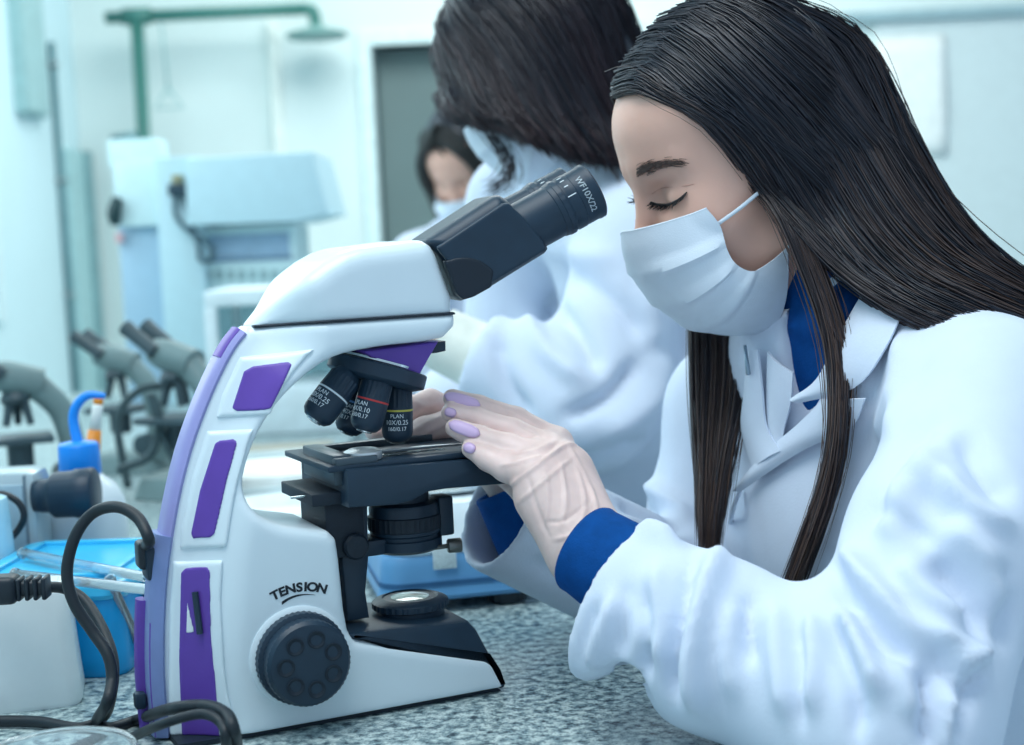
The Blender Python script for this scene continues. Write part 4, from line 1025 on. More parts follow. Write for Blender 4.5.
for i in range(300):
    k = RNG.random() ** 1.7; x = 637 + 46 * k; yc = np.interp(k, [0, .3, .6, 1], [172, 167, 163.5, 163]); th = np.interp(k, [0, .2, .5, 1], [4.8, 5, 4, 3])
    y = yc + RNG.normal(0, .5) * th
    b = trace(head_sdf, x, y, .0007); b2 = trace(head_sdf, x + 3.5, y - 2.2 + 2.6 * k, .0009); b3 = trace(head_sdf, x + 7.5, y - 3.4 + 4.4 * k, .0006); dv = -HF * .8 + HS * .35 + HUp * (.35 - .45 * k) + RNG.normal(0, .07, 3); dv /= np.linalg.norm(dv)
    bro.append(tube([b, b2, b3], [.00026, .0002, .00008], 4))
make('eyebrow', *join(*bro), browm, person)
# far eyelash and brow tip that peep past the nose bridge
fl = []
for i in range(14):
    b = P(637 + .3 * i, 201 - .2 * i, 1.238); dv = P(624, 203, 1.225) - P(638, 200, 1.238); dv = dv / np.linalg.norm(dv) + RNG.normal(0, .16, 3)
    fl.append(tube([b, b + dv * .006, b + dv * .0115 + HUp * .001], [.0005, .0004, .0001], 4))
make('eyelashes', *join(*fl), lashm, person)

# --- face mask
cl = [hpx(x, y, 0) for x, y in [(624, 232), (628, 254), (641, 282), (662, 307), (691, 326), (724, 334), (760, 333)]]
se = [hpx(x, y, .064) for x, y in [(711, 209), (721, 226), (725, 248), (734, 264), (750, 271), (768, 262), (785, 248)]]
NV, NT = 45, 21
CLp = spline(cl, NV); SEp = spline(se, NV)
SEp[:, 1] = np.interp(np.linspace(0, 1, NV), [0, .3, .6, 1], [.057, .066, .068, .066])
grid = np.zeros((NV, 2 * NT - 1, 3))
for j in range(NV):
    v = j / (NV - 1)
    for i in range(-(NT - 1), NT):
        t = abs(i) / (NT - 1); th = t * math.pi / 2
        c, e = CLp[j], SEp[j]
        # side profile: quarter ellipse from the centre line to the cheek edge
        f_ = c[0] + (e[0] - c[0]) * (1 - math.cos(th)) ** .92; u_ = c[2] + (e[2] - c[2]) * (1 - math.cos(th)) ** .92
        s_ = e[1] * math.sin(th) ** .92
        # three pleats: saw-tooth steps that fade towards the edges
        pl = 0
        for c0_ in (.30, .50, .70):
            x = (v - c0_) / .075
            if -1 < x < 0.25: pl += .0040 * ((x + 1) if x < 0 else (1 - x / .25))
        fade = min(1, t * 2.2) * min(1, (1 - t) * 5 + .25)
        out = np.array([c[0] - .01, 0, c[2] * .5 - .03])
        dirn = np.array([f_, s_, u_]) - np.array([.02, 0, -.06]); dirn /= np.linalg.norm(dirn)
        if i < 0: u_ -= .012 * math.sin(th) * max(0, 1 - v * 4); f_ -= .004 * math.sin(th) * max(0, 1 - v * 4)
        p = np.array([f_, s_ * (1 if i >= 0 else -1), u_])
        dirn[1] *= 1 if i >= 0 else -1
        grid[j, i + NT - 1] = HO + (p + dirn * pl * fade) @ HM
def push_out(g, fn, gap):
    q = g.reshape(-1, 3).copy()
    for _ in range(5):
        d = fn(q); e = 1e-3; gr = np.stack([fn(q + v) - fn(q - v) for v in np.eye(3) * e], 1); gr /= np.linalg.norm(gr, axis=1)[:, None] + 1e-9
        q += gr * np.clip(gap - d, 0, .02)[:, None]
    return q.reshape(g.shape)
grid = push_out(grid, head_sdf, .0028)
MASKL = toH(grid.reshape(-1, 3)).reshape(grid.shape)
mask = make('face_mask', *sheet(grid, -.0012), maskm, person, sharp=50)
# stitched bands along top and bottom edges and the nose wire
def mline(j, off=.0012):
    g = grid[j]; c = Hh(.02, 0, -.06); n = g - c; n /= np.linalg.norm(n, axis=1)[:, None]; return g + n * off
def between(j): a = int(j); return grid[a] * (1 - j + a) + grid[min(a + 1, NV - 1)] * (j - a)
grey_st = mat('stitch_grey', (196, 212, 226), .8)
def stitch(pts, r=.0005, step=2):
    c = Hh(.02, 0, -.06); n = pts - c; n /= np.linalg.norm(n, axis=1)[:, None]; pts = spline(pts + n * .0006, 120)
    return join(*[tube(pts[k:k + 2], r, 5) for k in range(0, 118, step)])
make('stitching', *join(stitch(between(3.0)), stitch(between(4.2)), stitch(between(NV - 3.0)), stitch(between(NV - 4.2)), stitch(grid[4:NV - 4, -3]), stitch(grid[1:11, -2]), stitch(grid[1:11, -4])), grey_st, mask)
make('edge_binding', *join(tube(mline(0, .0004), .0011, 6), tube(mline(NV - 1, .0004), .0011, 6)), maskm, mask)
e0 = grid[6, -1]; e1 = grid[NV - 1, -1]
def ptd(x, y, lift): return trace(head_sdf, x, y, lift)
make('ear_loop', *tube([e0, e0 * .66 + ptd(764, 183, .005) * .34 + HS * .004, e0 * .33 + ptd(764, 183, .005) * .67 + HS * .003, ptd(764, 183, .005), ptd(785, 168, .003)], .0016, 8, seg=20), maskm, mask)
make('ear_loop', *tube([e1, ptd(795, 240, .003), ptd(806, 230, .003), ptd(816, 214, .003)], .0014, 8, seg=16), maskm, mask)

# --- torso, sleeves
TA = math.radians(25)
LAT = np.array([math.sin(TA), -math.cos(TA), 0]); UPT = np.array([-.30, 0.0, 1.0]); UPT /= np.linalg.norm(UPT)
FRT = np.cross(LAT, UPT); FRT = FRT if FRT[0] < 0 else -FRT; FRT /= np.linalg.norm(FRT); LAT = np.cross(UPT, FRT); LAT = LAT if LAT[1] < 0 else -LAT
TC = NB + np.array([.045, .012, -.13])
ShL = P(990, 402, 1.075); ShR = P(735, 410, 1.385)
def torso_sdf(p, inset=0.0):
    q = p - TC; a = np.stack([q @ LAT, q @ FRT, q @ UPT], 1)
    d = ell(a, (0, -.005, -.10), (.190, .128, .30))
    d = smin(d, ell(a, (0, -.005, -.38), (.205, .150, .28)), .05)
    d = smin(d, ell(a, (0, .025, -.06), (.150, .118, .13)), .05)
    d = smin(d, cap(p, ShL, NB + np.array([.015, .0, -.035]), .058, .062), .06)
    d = smin(d, cap(p, ShR, NB + np.array([.015, .0, -.035]), .058, .062), .06)
    return d + inset
class _ct: pass
_ct.vt = trace(torso_sdf, 812, 335); _ct.vb = trace(torso_sdf, 795, 432)
def coat_torso(p):
    d = torso_sdf(p)
    d = smin(d, cap(p, NB + np.array([.035, .03, -.015]), NB + np.array([.02, -.055, -.025]), .060, .050), .02)
    d = smax(d, -cap(p, NB + np.array([-.02, 0, .08]), NB + np.array([-.005, -.0, -.01]), .064, .060), .01)
    d = smax(d, -cap(p, _ct.vt, _ct.vb, .038, .002), .006)
    return d
EL = P(886, 716, .935); HEM = P(616, 600, 1.045); CUF = P(587, 545, 1.065)
AX = (CUF - EL) / np.linalg.norm(CUF - EL)
armL = [ShL + np.array([.0, 0, -.01]), P(952, 545, .985), EL]
foreL = [EL, P(820, 692, .965), P(715, 645, 1.003), HEM + AX * .02]
ER = P(700, 606, 1.33); CUR = P(496, 508, 1.225); AXR = (CUR - ER) / np.linalg.norm(CUR - ER)
def coat_sdf(p):
    d = coat_torso(p)
    near = chain(p, armL, [.066, .066, .062], .02)
    fore = chain(p, foreL, [.060, .056, .055, .055], .02)
    fore = smin(fore, cap(p, P(660, 640, 1.015), P(600, 648, 1.030), .030, .020), .03)                       # sagging hem
    for dd in (.96, .99, 1.02, 1.05, 1.08): fore = smax(fore, -cap(p, P(611, 724, dd), P(636, 664, dd), .036, .006), .012)
    fore = smax(fore, (p - HEM) @ AX, .006)
    fore = smax(fore, -cap(p, HEM - AX * .03, HEM + AX * .08, .044, .050), .004)
    near = smin(near, fore, .035)
    d = smin(d, near, .022)
    far = chain(p, [ShR, P(715, 510, 1.38), ER], [.060, .058, .054], .02)
    ff = chain(p, [ER, CUR + AXR * .02], [.058, .052], .02)
    ff = smax(ff, (p - CUR) @ AXR, .004)
    ff = smax(ff, -cap(p, CUR - AXR * .07, CUR + AXR * .08, .044, .047), .003)
    d = smin(d, smin(far, ff, .03), .03)
    return smax(d, -np.maximum(p[:, 0] - .213, p[:, 2] - (BZ + .004)), .004)
lo = np.array([-.10, .80, .62]); hi = np.array([.66, 1.52, 1.30])
V, Fc = sdf_mesh(coat_sdf, lo, hi, .0042); V = smooth_mesh(V, Fc, 2, .5)
FL = [
 ([(694, 556), (682, 610), (670, 668), (676, 705)], 7, -.009), ([(722, 548), (704, 600), (694, 660), (700, 715)], 12, .010), ([(660, 560), (650, 620), (655, 665)], 10, .005),
 ([(645, 585), (648, 640), (640, 680)], 7, -.008), ([(620, 590), (600, 640), (590, 668)], 10, .006),
 ([(752, 590), (748, 625), (752, 665)], 7, -.006), ([(735, 600), (728, 650), (735, 700)], 10, .004), ([(775, 600), (780, 660), (790, 720)], 12, .005),
 ([(812, 612), (815, 660), (812, 715)], 8, .006), ([(828, 618), (843, 652), (856, 692), (858, 745)], 9, -.0070), ([(843, 606), (862, 650), (880, 700)], 10, .010),
 ([(838, 560), (850, 600), (880, 640), (920, 668)], 11, -.0065), ([(848, 545), (872, 590), (915, 630), (968, 655)], 14, .010),
 ([(890, 650), (905, 690), (918, 716)], 11, .005), ([(927, 662), (929, 700), (928, 748)], 8, -.010), ([(948, 668), (966, 664), (985, 650)], 12, .008),
 ([(860, 548), (877, 490), (908, 447), (945, 415)], 12, -.0035), ([(888, 540), (905, 490), (940, 450)], 16, .005), ([(930, 560), (960, 590), (985, 640)], 12, -.007), ([(945, 520), (985, 560), (1010, 610)], 14, .007),
 ([(960, 430), (985, 470), (1010, 500)], 14, -.006), ([(900, 560), (930, 600), (970, 620)], 12, .006), ([(995, 560), (1010, 600), (1005, 650)], 12, -.006),
 ([(620, 500), (650, 515), (690, 530)], 8, -.006), ([(610, 520), (640, 530), (680, 548)], 7, .006), ([(640, 480), (670, 500), (692, 520)], 8, .005), ([(530, 560), (560, 575), (590, 585)], 10, -.003),
 ([(870, 505), (900, 520), (935, 545)], 11, -.0035), ([(895, 600), (925, 640), (960, 690)], 8, -.006), ([(940, 470), (970, 505), (1015, 530)], 9, .006), ([(905, 470), (925, 500), (960, 530)], 12, -.003),
 ([(795, 620), (800, 670), (800, 730)], 7, -.004), ([(602, 600), (588, 635), (583, 668)], 6, -.004), ([(627, 580), (622, 620), (618, 660)], 7, -.004), ([(955, 690), (950, 720), (945, 748)], 8, .006), ([(985, 660), (965, 700), (950, 745)], 8, -.006),
 ([(880, 330), (870, 400), (862, 470)], 12, -.002), ([(905, 330), (900, 390), (880, 440)], 12, .005),
]
FL = [(a, w_ * (.85 if amp < 0 else .95), amp * 2.1) for a, w_, amp in FL]
V = folds(V, Fc, FL); V = smooth_mesh(V, Fc, 3, .45)
coat = make('lab_coat', V, Fc, cloth, person)
coat_bvh = caster(coat, person)
# --- blue sweater: chest, stand collar and cuffs
def sweater_sdf(p):
    d = torso_sdf(p, .009)
    c = cap(p, NB + np.array([.01, .0, -.03]), NB + np.array([-.012, -.004, .035]), .064, .060)
    c = smax(c, -cap(p, NB + np.array([.01, .0, -.02]), NB + np.array([-.02, -.004, .08]), .052, .056), .004)
    c2 = cap(p, P(800, 326, 1.185), P(838, 320, 1.155), .008, .015)
    c2 = smin(c2, cap(p, P(838, 318, 1.15), P(868, 285, 1.16), .016, .018), .02)
    d = smin(d, c, .012); d = smin(d, c2, .012)
    k = np.max(np.stack([NB[2] - .20 - p[:, 2], p[:, 2] - NB[2] - .06]), 0)
    return smax(d, k, .004)
V, Fc = sdf_mesh(sweater_sdf, NB - [.30, .30, .22], NB + [.30, .30, .10], .004); V = smooth_mesh(V, Fc, 2, .5)
sw_o = make('sweater', V, Fc, bluec, person)
def cuff(c, ax, r0, r1, back, name='sweater_cuff'):
    R = frame_to(ax)
    prof = [(r0 * .98, -back), (r0, -back + .004), (r1 * 1.02, -.006), (r1 * 1.03, -.002), (r1, .0), (r1 * .93, -.001), (r1 * .91, -.010), (r0 * .9, -back)]
    return make(name, *xf(lathe(prof, 40, cap=False), R, c), bluec, person)
cuff(P(585, 548, 1.062), AX * 1.0 + np.array([0, 0, .06]), .0375, .0325, .058)
cuff(P(509, 486, 1.245), P(497, 475, 1.245) - P(522, 530, 1.245), .032, .030, .06)
zp = [hit(coat_bvh, x, y, .002) for x, y in ((764, 352), (766, 372))]
# --- lapels and collar points lying on the coat
sewn = mat('white_cotton_lapel', (219, 229, 244), .85, noise=.012, scale=40, bump=.1, bscale=500, spec=.2)
def flap(inner, outer, name, lift0=.006, lift1=.004, n=16, m=7, th=.0022):
    a = spline(np.c_[np.array(inner, float), np.zeros(len(inner))], n)[:, :2]; b = spline(np.c_[np.array(outer, float), np.zeros(len(outer))], n)[:, :2]
    g = np.zeros((n, m, 3))
    for i in range(n):
        for j in range(m):
            t = j / (m - 1); x, y = a[i] * (1 - t) + b[i] * t
            g[i, j] = trace(torso_sdf, x, y, lift0 * (1 - t) + lift1 * t + .003 * math.sin(t * math.pi))
    return make(name, *sheet(g, th), sewn, person, sharp=60)
flap([(872, 292), (846, 340), (826, 378), (800, 397)], [(912, 305), (892, 352), (862, 388), (806, 402)], 'collar', .010, .008)
flap([(832, 398), (806, 424), (776, 452), (744, 490)], [(872, 398), (856, 428), (812, 449), (748, 492)], 'lapel', .010, .007)
flap([(770, 350), (774, 390), (778, 425), (792, 452)], [(757, 352), (752, 395), (750, 430), (762, 470)], 'lapel', .010, .006)
# shirt placket between lapels, button, zip pull
flap([(800, 372), (798, 400), (792, 424), (788, 445)], [(776, 352), (775, 395), (776, 425), (784, 450)], 'inner_collar', .006, .006)
ed = [trace(torso_sdf, x, y, .004) for x, y in [(744, 490), (735, 520), (730, 560), (728, 610)]]
make('front_edge', *tube(ed, .0022, 6, seg=24), sewn, person)
bt = trace(torso_sdf, 752, 580, .003)
make('button', *lathe_at([(.0075, 0), (.008, .001), (.0075, .0025), (.006, .0022), (.004, .0018)], bt, FRT * .6 + LAT * .5, 20), mat('button_ivory', (206, 216, 206), .4), person)
zpa, zpb = trace(torso_sdf, 764, 346, .018), trace(torso_sdf, 765, 372, .016)
make('zip_pull', *tube([zpa, zpb, zpb + (zpb - zpa) * .05], [.0012, .002, .0016], 8), mat('zip_metal', (150, 170, 186), .3, .9), person)

# --- gloved left hand on the stage
def wfold(V, Fc, lines): return folds(V, Fc, lines)
W0 = P(592, 552, 1.068)
K = [P(556, 444, 1.140), P(548, 450, 1.118), P(541, 460, 1.098), P(535, 476, 1.082)]
fing = [
 ([K[0], P(516, 421, 1.150), P(478, 407, 1.148), P(452, 398, 1.140)], [.0120, .0108, .0092, .0072]),
 ([K[1], P(512, 432, 1.130), P(476, 420, 1.136), P(450, 413, 1.132)], [.0120, .0105, .0092, .0070]),
 ([K[2], P(508, 449, 1.108), P(478, 438, 1.116), P(455, 428, 1.116)], [.0128, .0115, .0096, .0074]),
 ([K[3], P(507, 468, 1.092), P(488, 459, 1.100), P(470, 449, 1.106)], [.0120, .0105, .0088, .0066]),
]
thumb = ([P(568, 520, 1.120), P(530, 492, 1.150), P(500, 468, 1.160), P(478, 452, 1.150)], [.018, .0130, .0105, .0080])
def hand_sdf(p):
    d = None
    for i in range(4):
        e = cap(p, W0 + (K[i] - K[1]) * .40, K[i], .0170, .0135); d = e if d is None else smin(d, e, .016)
    d = smin(d, cap(p, P(574, 550, 1.068), P(537, 500, 1.082), .016, .015), .018)
    d = smin(d, cap(p, P(596, 540, 1.072), P(572, 470, 1.110), .017, .014), .018)
    d = smin(d, cap(p, W0 - AX * .05, W0, .022, .023), .02)
    d = smin(d, chain(p, *thumb, .004), .010)
    for a, r in fing: d = smin(d, chain(p, a, r, .003), .0042)
    return d
V, Fc = sdf_mesh(hand_sdf, np.min([a for f in fing + [thumb] for a in f[0]] + [W0 - .06], 0) - .03, np.max([a for f in fing for a in f[0]] + [W0 + .05], 0) + .03, .0017); V = smooth_mesh(V, Fc, 2, .4)
GW = [([(502, 492), (530, 470), (560, 448), (580, 444)], 2.2, .0022), ([(508, 486), (536, 464), (562, 440)], 2.5, -.0010), ([(515, 505), (545, 480), (575, 455)], 2.0, .0012), ([(560, 460), (566, 500), (560, 530)], 2.0, .0014),
      ([(575, 462), (585, 505), (572, 545)], 2.0, .0014), ([(590, 485), (597, 515), (585, 540)], 2.0, .0014), ([(545, 470), (548, 500), (545, 530)], 2.2, .0012), ([(528, 475), (536, 505), (550, 540)], 2.2, -.0012),
      ([(500, 452), (530, 452), (556, 440)], 2.0, .0010), ([(497, 466), (520, 462), (548, 454)], 1.8, .0010), ([(520, 425), (534, 430), (546, 438)], 2, -.001), ([(565, 440), (582, 470), (597, 505)], 2.0, .0012), ([(552, 540), (572, 535), (596, 522)], 2.0, .0012), ([(545, 522), (565, 520), (592, 500)], 1.8, -.0010), ([(500, 408), (520, 416), (545, 432)], 1.8, .0008)]
V = folds(V, Fc, GW)
glove = make('glove', V, Fc, glovem, person)
nailm = mat('lilac_nail', (212, 182, 220), .45, noise=.03, coat=.1)
def nail(fn, a_px, b_px, wd, name='fingernail', parent=None, lift=.0006):
    A, B = trace(fn, *a_px, lift), trace(fn, *b_px, lift); c = (A + B) / 2
    ax = (B - A); L = np.linalg.norm(ax); ax /= L; e = 1e-3
    g = np.array([float(fn((c + v)[None])[0]) - float(fn((c - v)[None])[0]) for v in np.eye(3) * e]); g /= np.linalg.norm(g)
    g = g - ax * (g @ ax); g /= np.linalg.norm(g); sd = np.cross(ax, g); gr = []
    for i in range(11):
        t = i / 10 * 2 - 1; w_ = wd * (1 - abs(t) ** 3.0) ** .5; row = []
        for j in range(7):
            s_ = j / 6 * 2 - 1; row.append(c + ax * (t * L * .56) + sd * (s_ * w_) + g * (.0004 * (1 - t * t) + .0016 * (1 - s_ * s_) - .0010))
        gr.append(row)
    return make(name, *sheet(np.array(gr), .0006), nailm, parent)
nail(hand_sdf, (447, 396), (478, 405), .0044, parent=glove)
nail(hand_sdf, (451, 424), (478, 434), .0047, parent=glove)
nail(hand_sdf, (446, 411), (455, 414), .0032, parent=glove)
nail(hand_sdf, (465, 446), (474, 450), .0036, parent=glove)
# --- gloved right hand behind the objectives
WR = P(512, 470, 1.262)
KR = [P(452, 412, 1.235), P(456, 424, 1.25), P(462, 436, 1.262), P(468, 446, 1.27)]
fr_ = [
 ([KR[0], P(430, 402, 1.222), P(412, 408, 1.212), P(398, 420, 1.205)], [.0118, .0108, .0095, .0078]),
 ([KR[1], P(430, 412, 1.245), P(408, 420, 1.232), P(392, 432, 1.222)], [.0115, .0105, .0092, .0075]),
 ([KR[2], P(432, 424, 1.262), P(402, 426, 1.25), P(374, 432, 1.236)], [.0112, .0102, .0092, .0078]),
 ([KR[3], P(440, 436, 1.275), P(415, 440, 1.265), P(396, 442, 1.255)], [.0105, .0095, .0085, .0070]),
 ([P(474, 452, 1.215), P(450, 424, 1.205), P(424, 430, 1.195), P(402, 441, 1.190)], [.0150, .0120, .0105, .0080]),
]
def hand2_sdf(p):
    d = None
    for i in range(4):
        e = cap(p, WR + (KR[i] - KR[1]) * .4, KR[i], .0165, .0130); d = e if d is None else smin(d, e, .016)
    d = smin(d, cap(p, P(520, 505, 1.255), WR, .018, .020), .02)
    for a, r in fr_: d = smin(d, chain(p, a, r, .003), .0045)
    return d
allp = np.array([a for f in fr_ for a in f[0]] + [P(522, 515, 1.255), WR])
V, Fc = sdf_mesh(hand2_sdf, allp.min(0) - .035, allp.max(0) + .035, .0020); V = smooth_mesh(V, Fc, 2, .4)
V = folds(V, Fc, [([(412, 400), (425, 406), (440, 404)], 2, .0010), ([(405, 436), (425, 424), (446, 415)], 2, .0012), ([(415, 440), (432, 430), (450, 422)], 2, .0010)])
glove2 = make('glove', V, Fc, glovem, person)

# --- hair
def cap_sdf(p):
    q = toH(p)
    d = ell(q, (-.012, 0, .036), (.101, .083, .092))
    d = smin(d, ell(q, (-.035, 0, -.03), (.075, .078, .07)), .04)
    k = q[:, 0] - (.030 + .72 * q[:, 2] - 6.0 * q[:, 1] ** 2 * 0)
    return smax(d, k, .010)
V, Fc = sdf_mesh(cap_sdf, HO - .16, HO + .16, .004); V = smooth_mesh(V, Fc, 2, .5)
hc_o = make('hair_base', V, Fc, hair_m, person)
hc_o.data.attributes.new('tone', 'FLOAT', 'POINT')
def G(*pts):
    """guide: (x, y) points lie on the head, (x, y, d) are free"""
    out = []
    for p in pts:
        if len(p) == 2: out.append(trace(cap_sdf, p[0], p[1], .004))
        elif p[2] == 'c': out.append(trace(torso_sdf, p[0], p[1], p[3] if len(p) > 3 else .014))
        else: out.append(P(*p))
    return out
def Gh(*pts): return [Hh(*p) for p in pts]
# near side, front to back: the first two guides fall forward as a lock, the others sweep over the shoulder
g0 = Gh((.088, -.006, .080), (.083, .030, .080)) + G((662, 98), (700, 116), (730, 146), (757, 178), (778, 212, 1.140), (800, 262, 1.132), (826, 335, 1.128), (848, 400, 'c'), (842, 460, 'c'), (820, 530, 'c'), (792, 604, 'c'))
g1 = Gh((.076, -.006, .096), (.066, .034, .092)) + G((690, 98), (730, 124), (762, 160), (785, 198), (806, 240, 1.135), (828, 290, 1.128), (845, 350, 1.122), (858, 405, 'c'), (850, 465, 'c'), (828, 535, 'c'), (800, 604, 'c'))
near_lock = [g0, [a * .5 + b * .5 for a, b in zip(g0, g1)], g1]
g2 = Gh((.060, .004, .110), (.048, .038, .104)) + G((735, 105), (775, 150), (803, 200), (830, 245, 1.130), (870, 290, 1.110), (930, 325, 1.085), (1000, 345, 1.07), (1080, 385, 1.07))
g3 = Gh((.040, .004, .120), (.024, .042, .112)) + G((765, 90), (810, 140), (840, 185, 1.142), (870, 235, 1.125), (915, 280, 1.105), (975, 310, 1.085), (1040, 338, 1.08), (1120, 385, 1.08))
g4 = Gh((.015, .004, .127), (-.004, .044, .116)) + G((800, 70), (842, 110, 1.160), (870, 160, 1.148), (905, 215, 1.130), (950, 260, 1.115), (1005, 292, 1.10), (1065, 325, 1.10), (1140, 375, 1.10))
g5 = Gh((-.015, .004, .130), (-.040, .040, .112)) + G((838, 40, 1.180), (868, 90, 1.175), (892, 145, 1.165), (925, 205, 1.150), (965, 255, 1.138), (1018, 295, 1.13), (1075, 330, 1.13), (1140, 385, 1.13))
g6 = Gh((-.045, .002, .122), (-.075, .020, .095)) + G((855, 38, 1.225), (885, 85, 1.225), (908, 140, 1.215), (940, 200, 1.20), (982, 252, 1.185), (1032, 292, 1.18), (1090, 328, 1.18), (1150, 380, 1.18))
g7 = Gh((-.045, -.002, .122), (-.075, -.025, .095)) + G((850, 40, 1.27), (878, 85, 1.275), (902, 138, 1.27), (934, 200, 1.255), (975, 252, 1.24), (1025, 295, 1.23), (1080, 330, 1.23), (1140, 385, 1.23))
g8 = Gh((.0, -.004, .126), (-.01, -.045, .110), (-.04, -.085, .05), (-.06, -.088, -.01), (-.08, -.085, -.06)) + G((900, 220, 1.30), (945, 262, 1.29), (1000, 300, 1.28), (1060, 335, 1.28), (1130, 390, 1.28))
strands('hair_lock', near_lock, 900, .00048, hair_m, person, seg=24, jit=.0028, clump=5, seed=5, tone=(.1, 1.0))
strands('hair', [g0[:6] + g2[6:], g1[:6] + g2[6:], g2, g3, g4, g5, g6, g7, g8] if False else [g2, g3, g4, g5, g6, g7, g8], 6500, .00062, hair_m, person, seg=22, jit=.0045, clump=5, seed=6, tone=(0, .95))
def flen(g, n): return spline(g, n)
# hair that runs from the parting over the temple and joins the sweep
gA = Gh((.086, -.006, .084), (.080, .030, .084)) + G((660, 96), (697, 112), (728, 142), (758, 176), (790, 218, 1.140), (830, 262, 1.125), (880, 300, 1.10), (940, 330, 1.08), (1010, 352, 1.068))
gB = Gh((.074, -.006, .098), (.064, .034, .094)) + G((690, 95), (730, 120), (762, 155), (790, 195), (820, 236, 1.134), (862, 276, 1.115), (915, 308, 1.092), (985, 335, 1.075), (1050, 360, 1.07))
gC = Gh((.060, .004, .110), (.048, .038, .104)) + G((735, 102), (772, 140), (800, 180), (828, 222, 1.134), (862, 262, 1.118), (905, 295, 1.10), (960, 318, 1.085), (1020, 338, 1.078), (1090, 370, 1.078))
strands('hair_side', [gA, gB, gC], 2200, .0006, hair_m, person, seg=22, jit=.0032, clump=5, seed=8, tone=(0, .5))
# top layer covering the crown
tg = [Gh((.083 - .13 * t + .0, -.014, .078 + .05 * math.sin(t * 2.2)), (.0845 - .13 * t + .0, .004, .081 + .05 * math.sin(t * 2.2)), (.080 - .13 * t, .032, .082 + .035 * math.sin(t * 2.2)), (.060 - .12 * t, .060, .066 + .02 * math.sin(t * 2.2)), (.035 - .10 * t, .080, .040), (.005 - .08 * t, .090, .0 - .005 * t), (-.022 - .075 * t, .092, -.05), (-.045 - .07 * t, .090, -.10)) for t in np.linspace(0, 1, 7)]
strands('hair_crown', tg, 3000, .00055, hair_m, person, seg=20, jit=.0018, clump=4, seed=9, tone=(0, .35), tipfade=.1)
tgf = [[Hh(*(toH(q[None])[0] * [1, -1, 1])) for q in g] for g in tg]
strands('hair_crown', tgf, 900, .0008, hair_m, person, seg=14, jit=.0022, clump=4, seed=10, tone=(0, .25))
# far-side lock hanging in front of the chest
f0 = Gh((.080, -.030, .080), (.052, -.078, .030), (.035, -.088, -.03)) + G((690, 300, 1.305), (692, 345, 1.285), (694, 400, 1.265), (699, 470, 1.240), (702, 556, 1.215))
f1 = Gh((.070, -.034, .090), (.035, -.084, .030), (.018, -.092, -.03)) + G((715, 300, 1.305), (718, 345, 1.285), (716, 400, 1.262), (711, 470, 1.238), (708, 558, 1.212))
f2 = Gh((.055, -.038, .100), (.015, -.088, .030), (.000, -.094, -.03)) + G((745, 300, 1.300), (750, 345, 1.275), (745, 400, 1.252), (730, 470, 1.230), (715, 560, 1.210))
strands('hair_lock', [f0, f1, f2], 1000, .0005, hair_m, person, seg=20, jit=.0028, clump=6, seed=12, tone=(.1, 1.0))
# flyaway single hairs
strands('flyaway_hair', [g5, g6], 40, .00035, hair_m, person, seg=22, jit=.012, clump=1, seed=13, tone=(.3, 1.0))
strands('flyaway_hair', near_lock, 30, .0003, hair_m, person, seg=24, jit=.009, clump=1, seed=14, tone=(.3, 1.0))

# ================================================================== the two people further back
def frame_from(o, fwd, side_hint):
    f = np.array(fwd, float); f /= np.linalg.norm(f); s = np.array(side_hint, float); s = s - f * (s @ f); s /= np.linalg.norm(s)
    u = np.cross(s, f); u = u if u[2] > 0 else -u
    return np.asarray(o, float), np.stack([f, s, u])
def add_head(fr, parent, neck_to, h=.004):
    o, M = fr
    def fn(p):
        d = head_local((p - o) @ M.T)
        return smin(d, cap(p, o + np.array([-.03, 0, -.045]) @ M, np.asarray(neck_to), .048, .055), .03)
    pts = np.array([o, np.asarray(neck_to)])
    V, Fc = sdf_mesh(fn, pts.min(0) - .17, pts.max(0) + .17, h); V = smooth_mesh(V, Fc, 2, .4)
    make('head', V, Fc, skin, parent)
    g = (MASKL.reshape(-1, 3) @ M + o).reshape(MASKL.shape)
    mk_ = make('face_mask', *sheet(g, -.0012), maskm, parent, sharp=50)
    for sgn in (1, -1):
        a = g[1, -1] if sgn > 0 else g[1, 0]; b = g[-1, -1] if sgn > 0 else g[-1, 0]
        ear = o + np.array([-.014, sgn * .080, .0]) @ M
        make('ear_loop', *tube([a, (a + ear) / 2 + (np.array([0, sgn * .012, 0]) @ M), ear, (b + ear) / 2 + (np.array([0, sgn * .010, 0]) @ M), b], .0016, 6, seg=16), maskm, mk_)
    def hcap(p):
        q = (p - o) @ M.T; d = ell(q, (-.012, 0, .036), (.101, .083, .092)); d = smin(d, ell(q, (-.035, 0, -.03), (.075, .078, .07)), .04)
        return smax(d, q[:, 0] - (.030 + .72 * q[:, 2]), .010)
    V, Fc = sdf_mesh(hcap, o - .16, o + .16, .006); V = smooth_mesh(V, Fc, 2, .5)
    b = make('hair_base', V, Fc, hair_m, parent); b.data.attributes.new('tone', 'FLOAT', 'POINT')
    return lambda *q: o + np.array(q) @ M

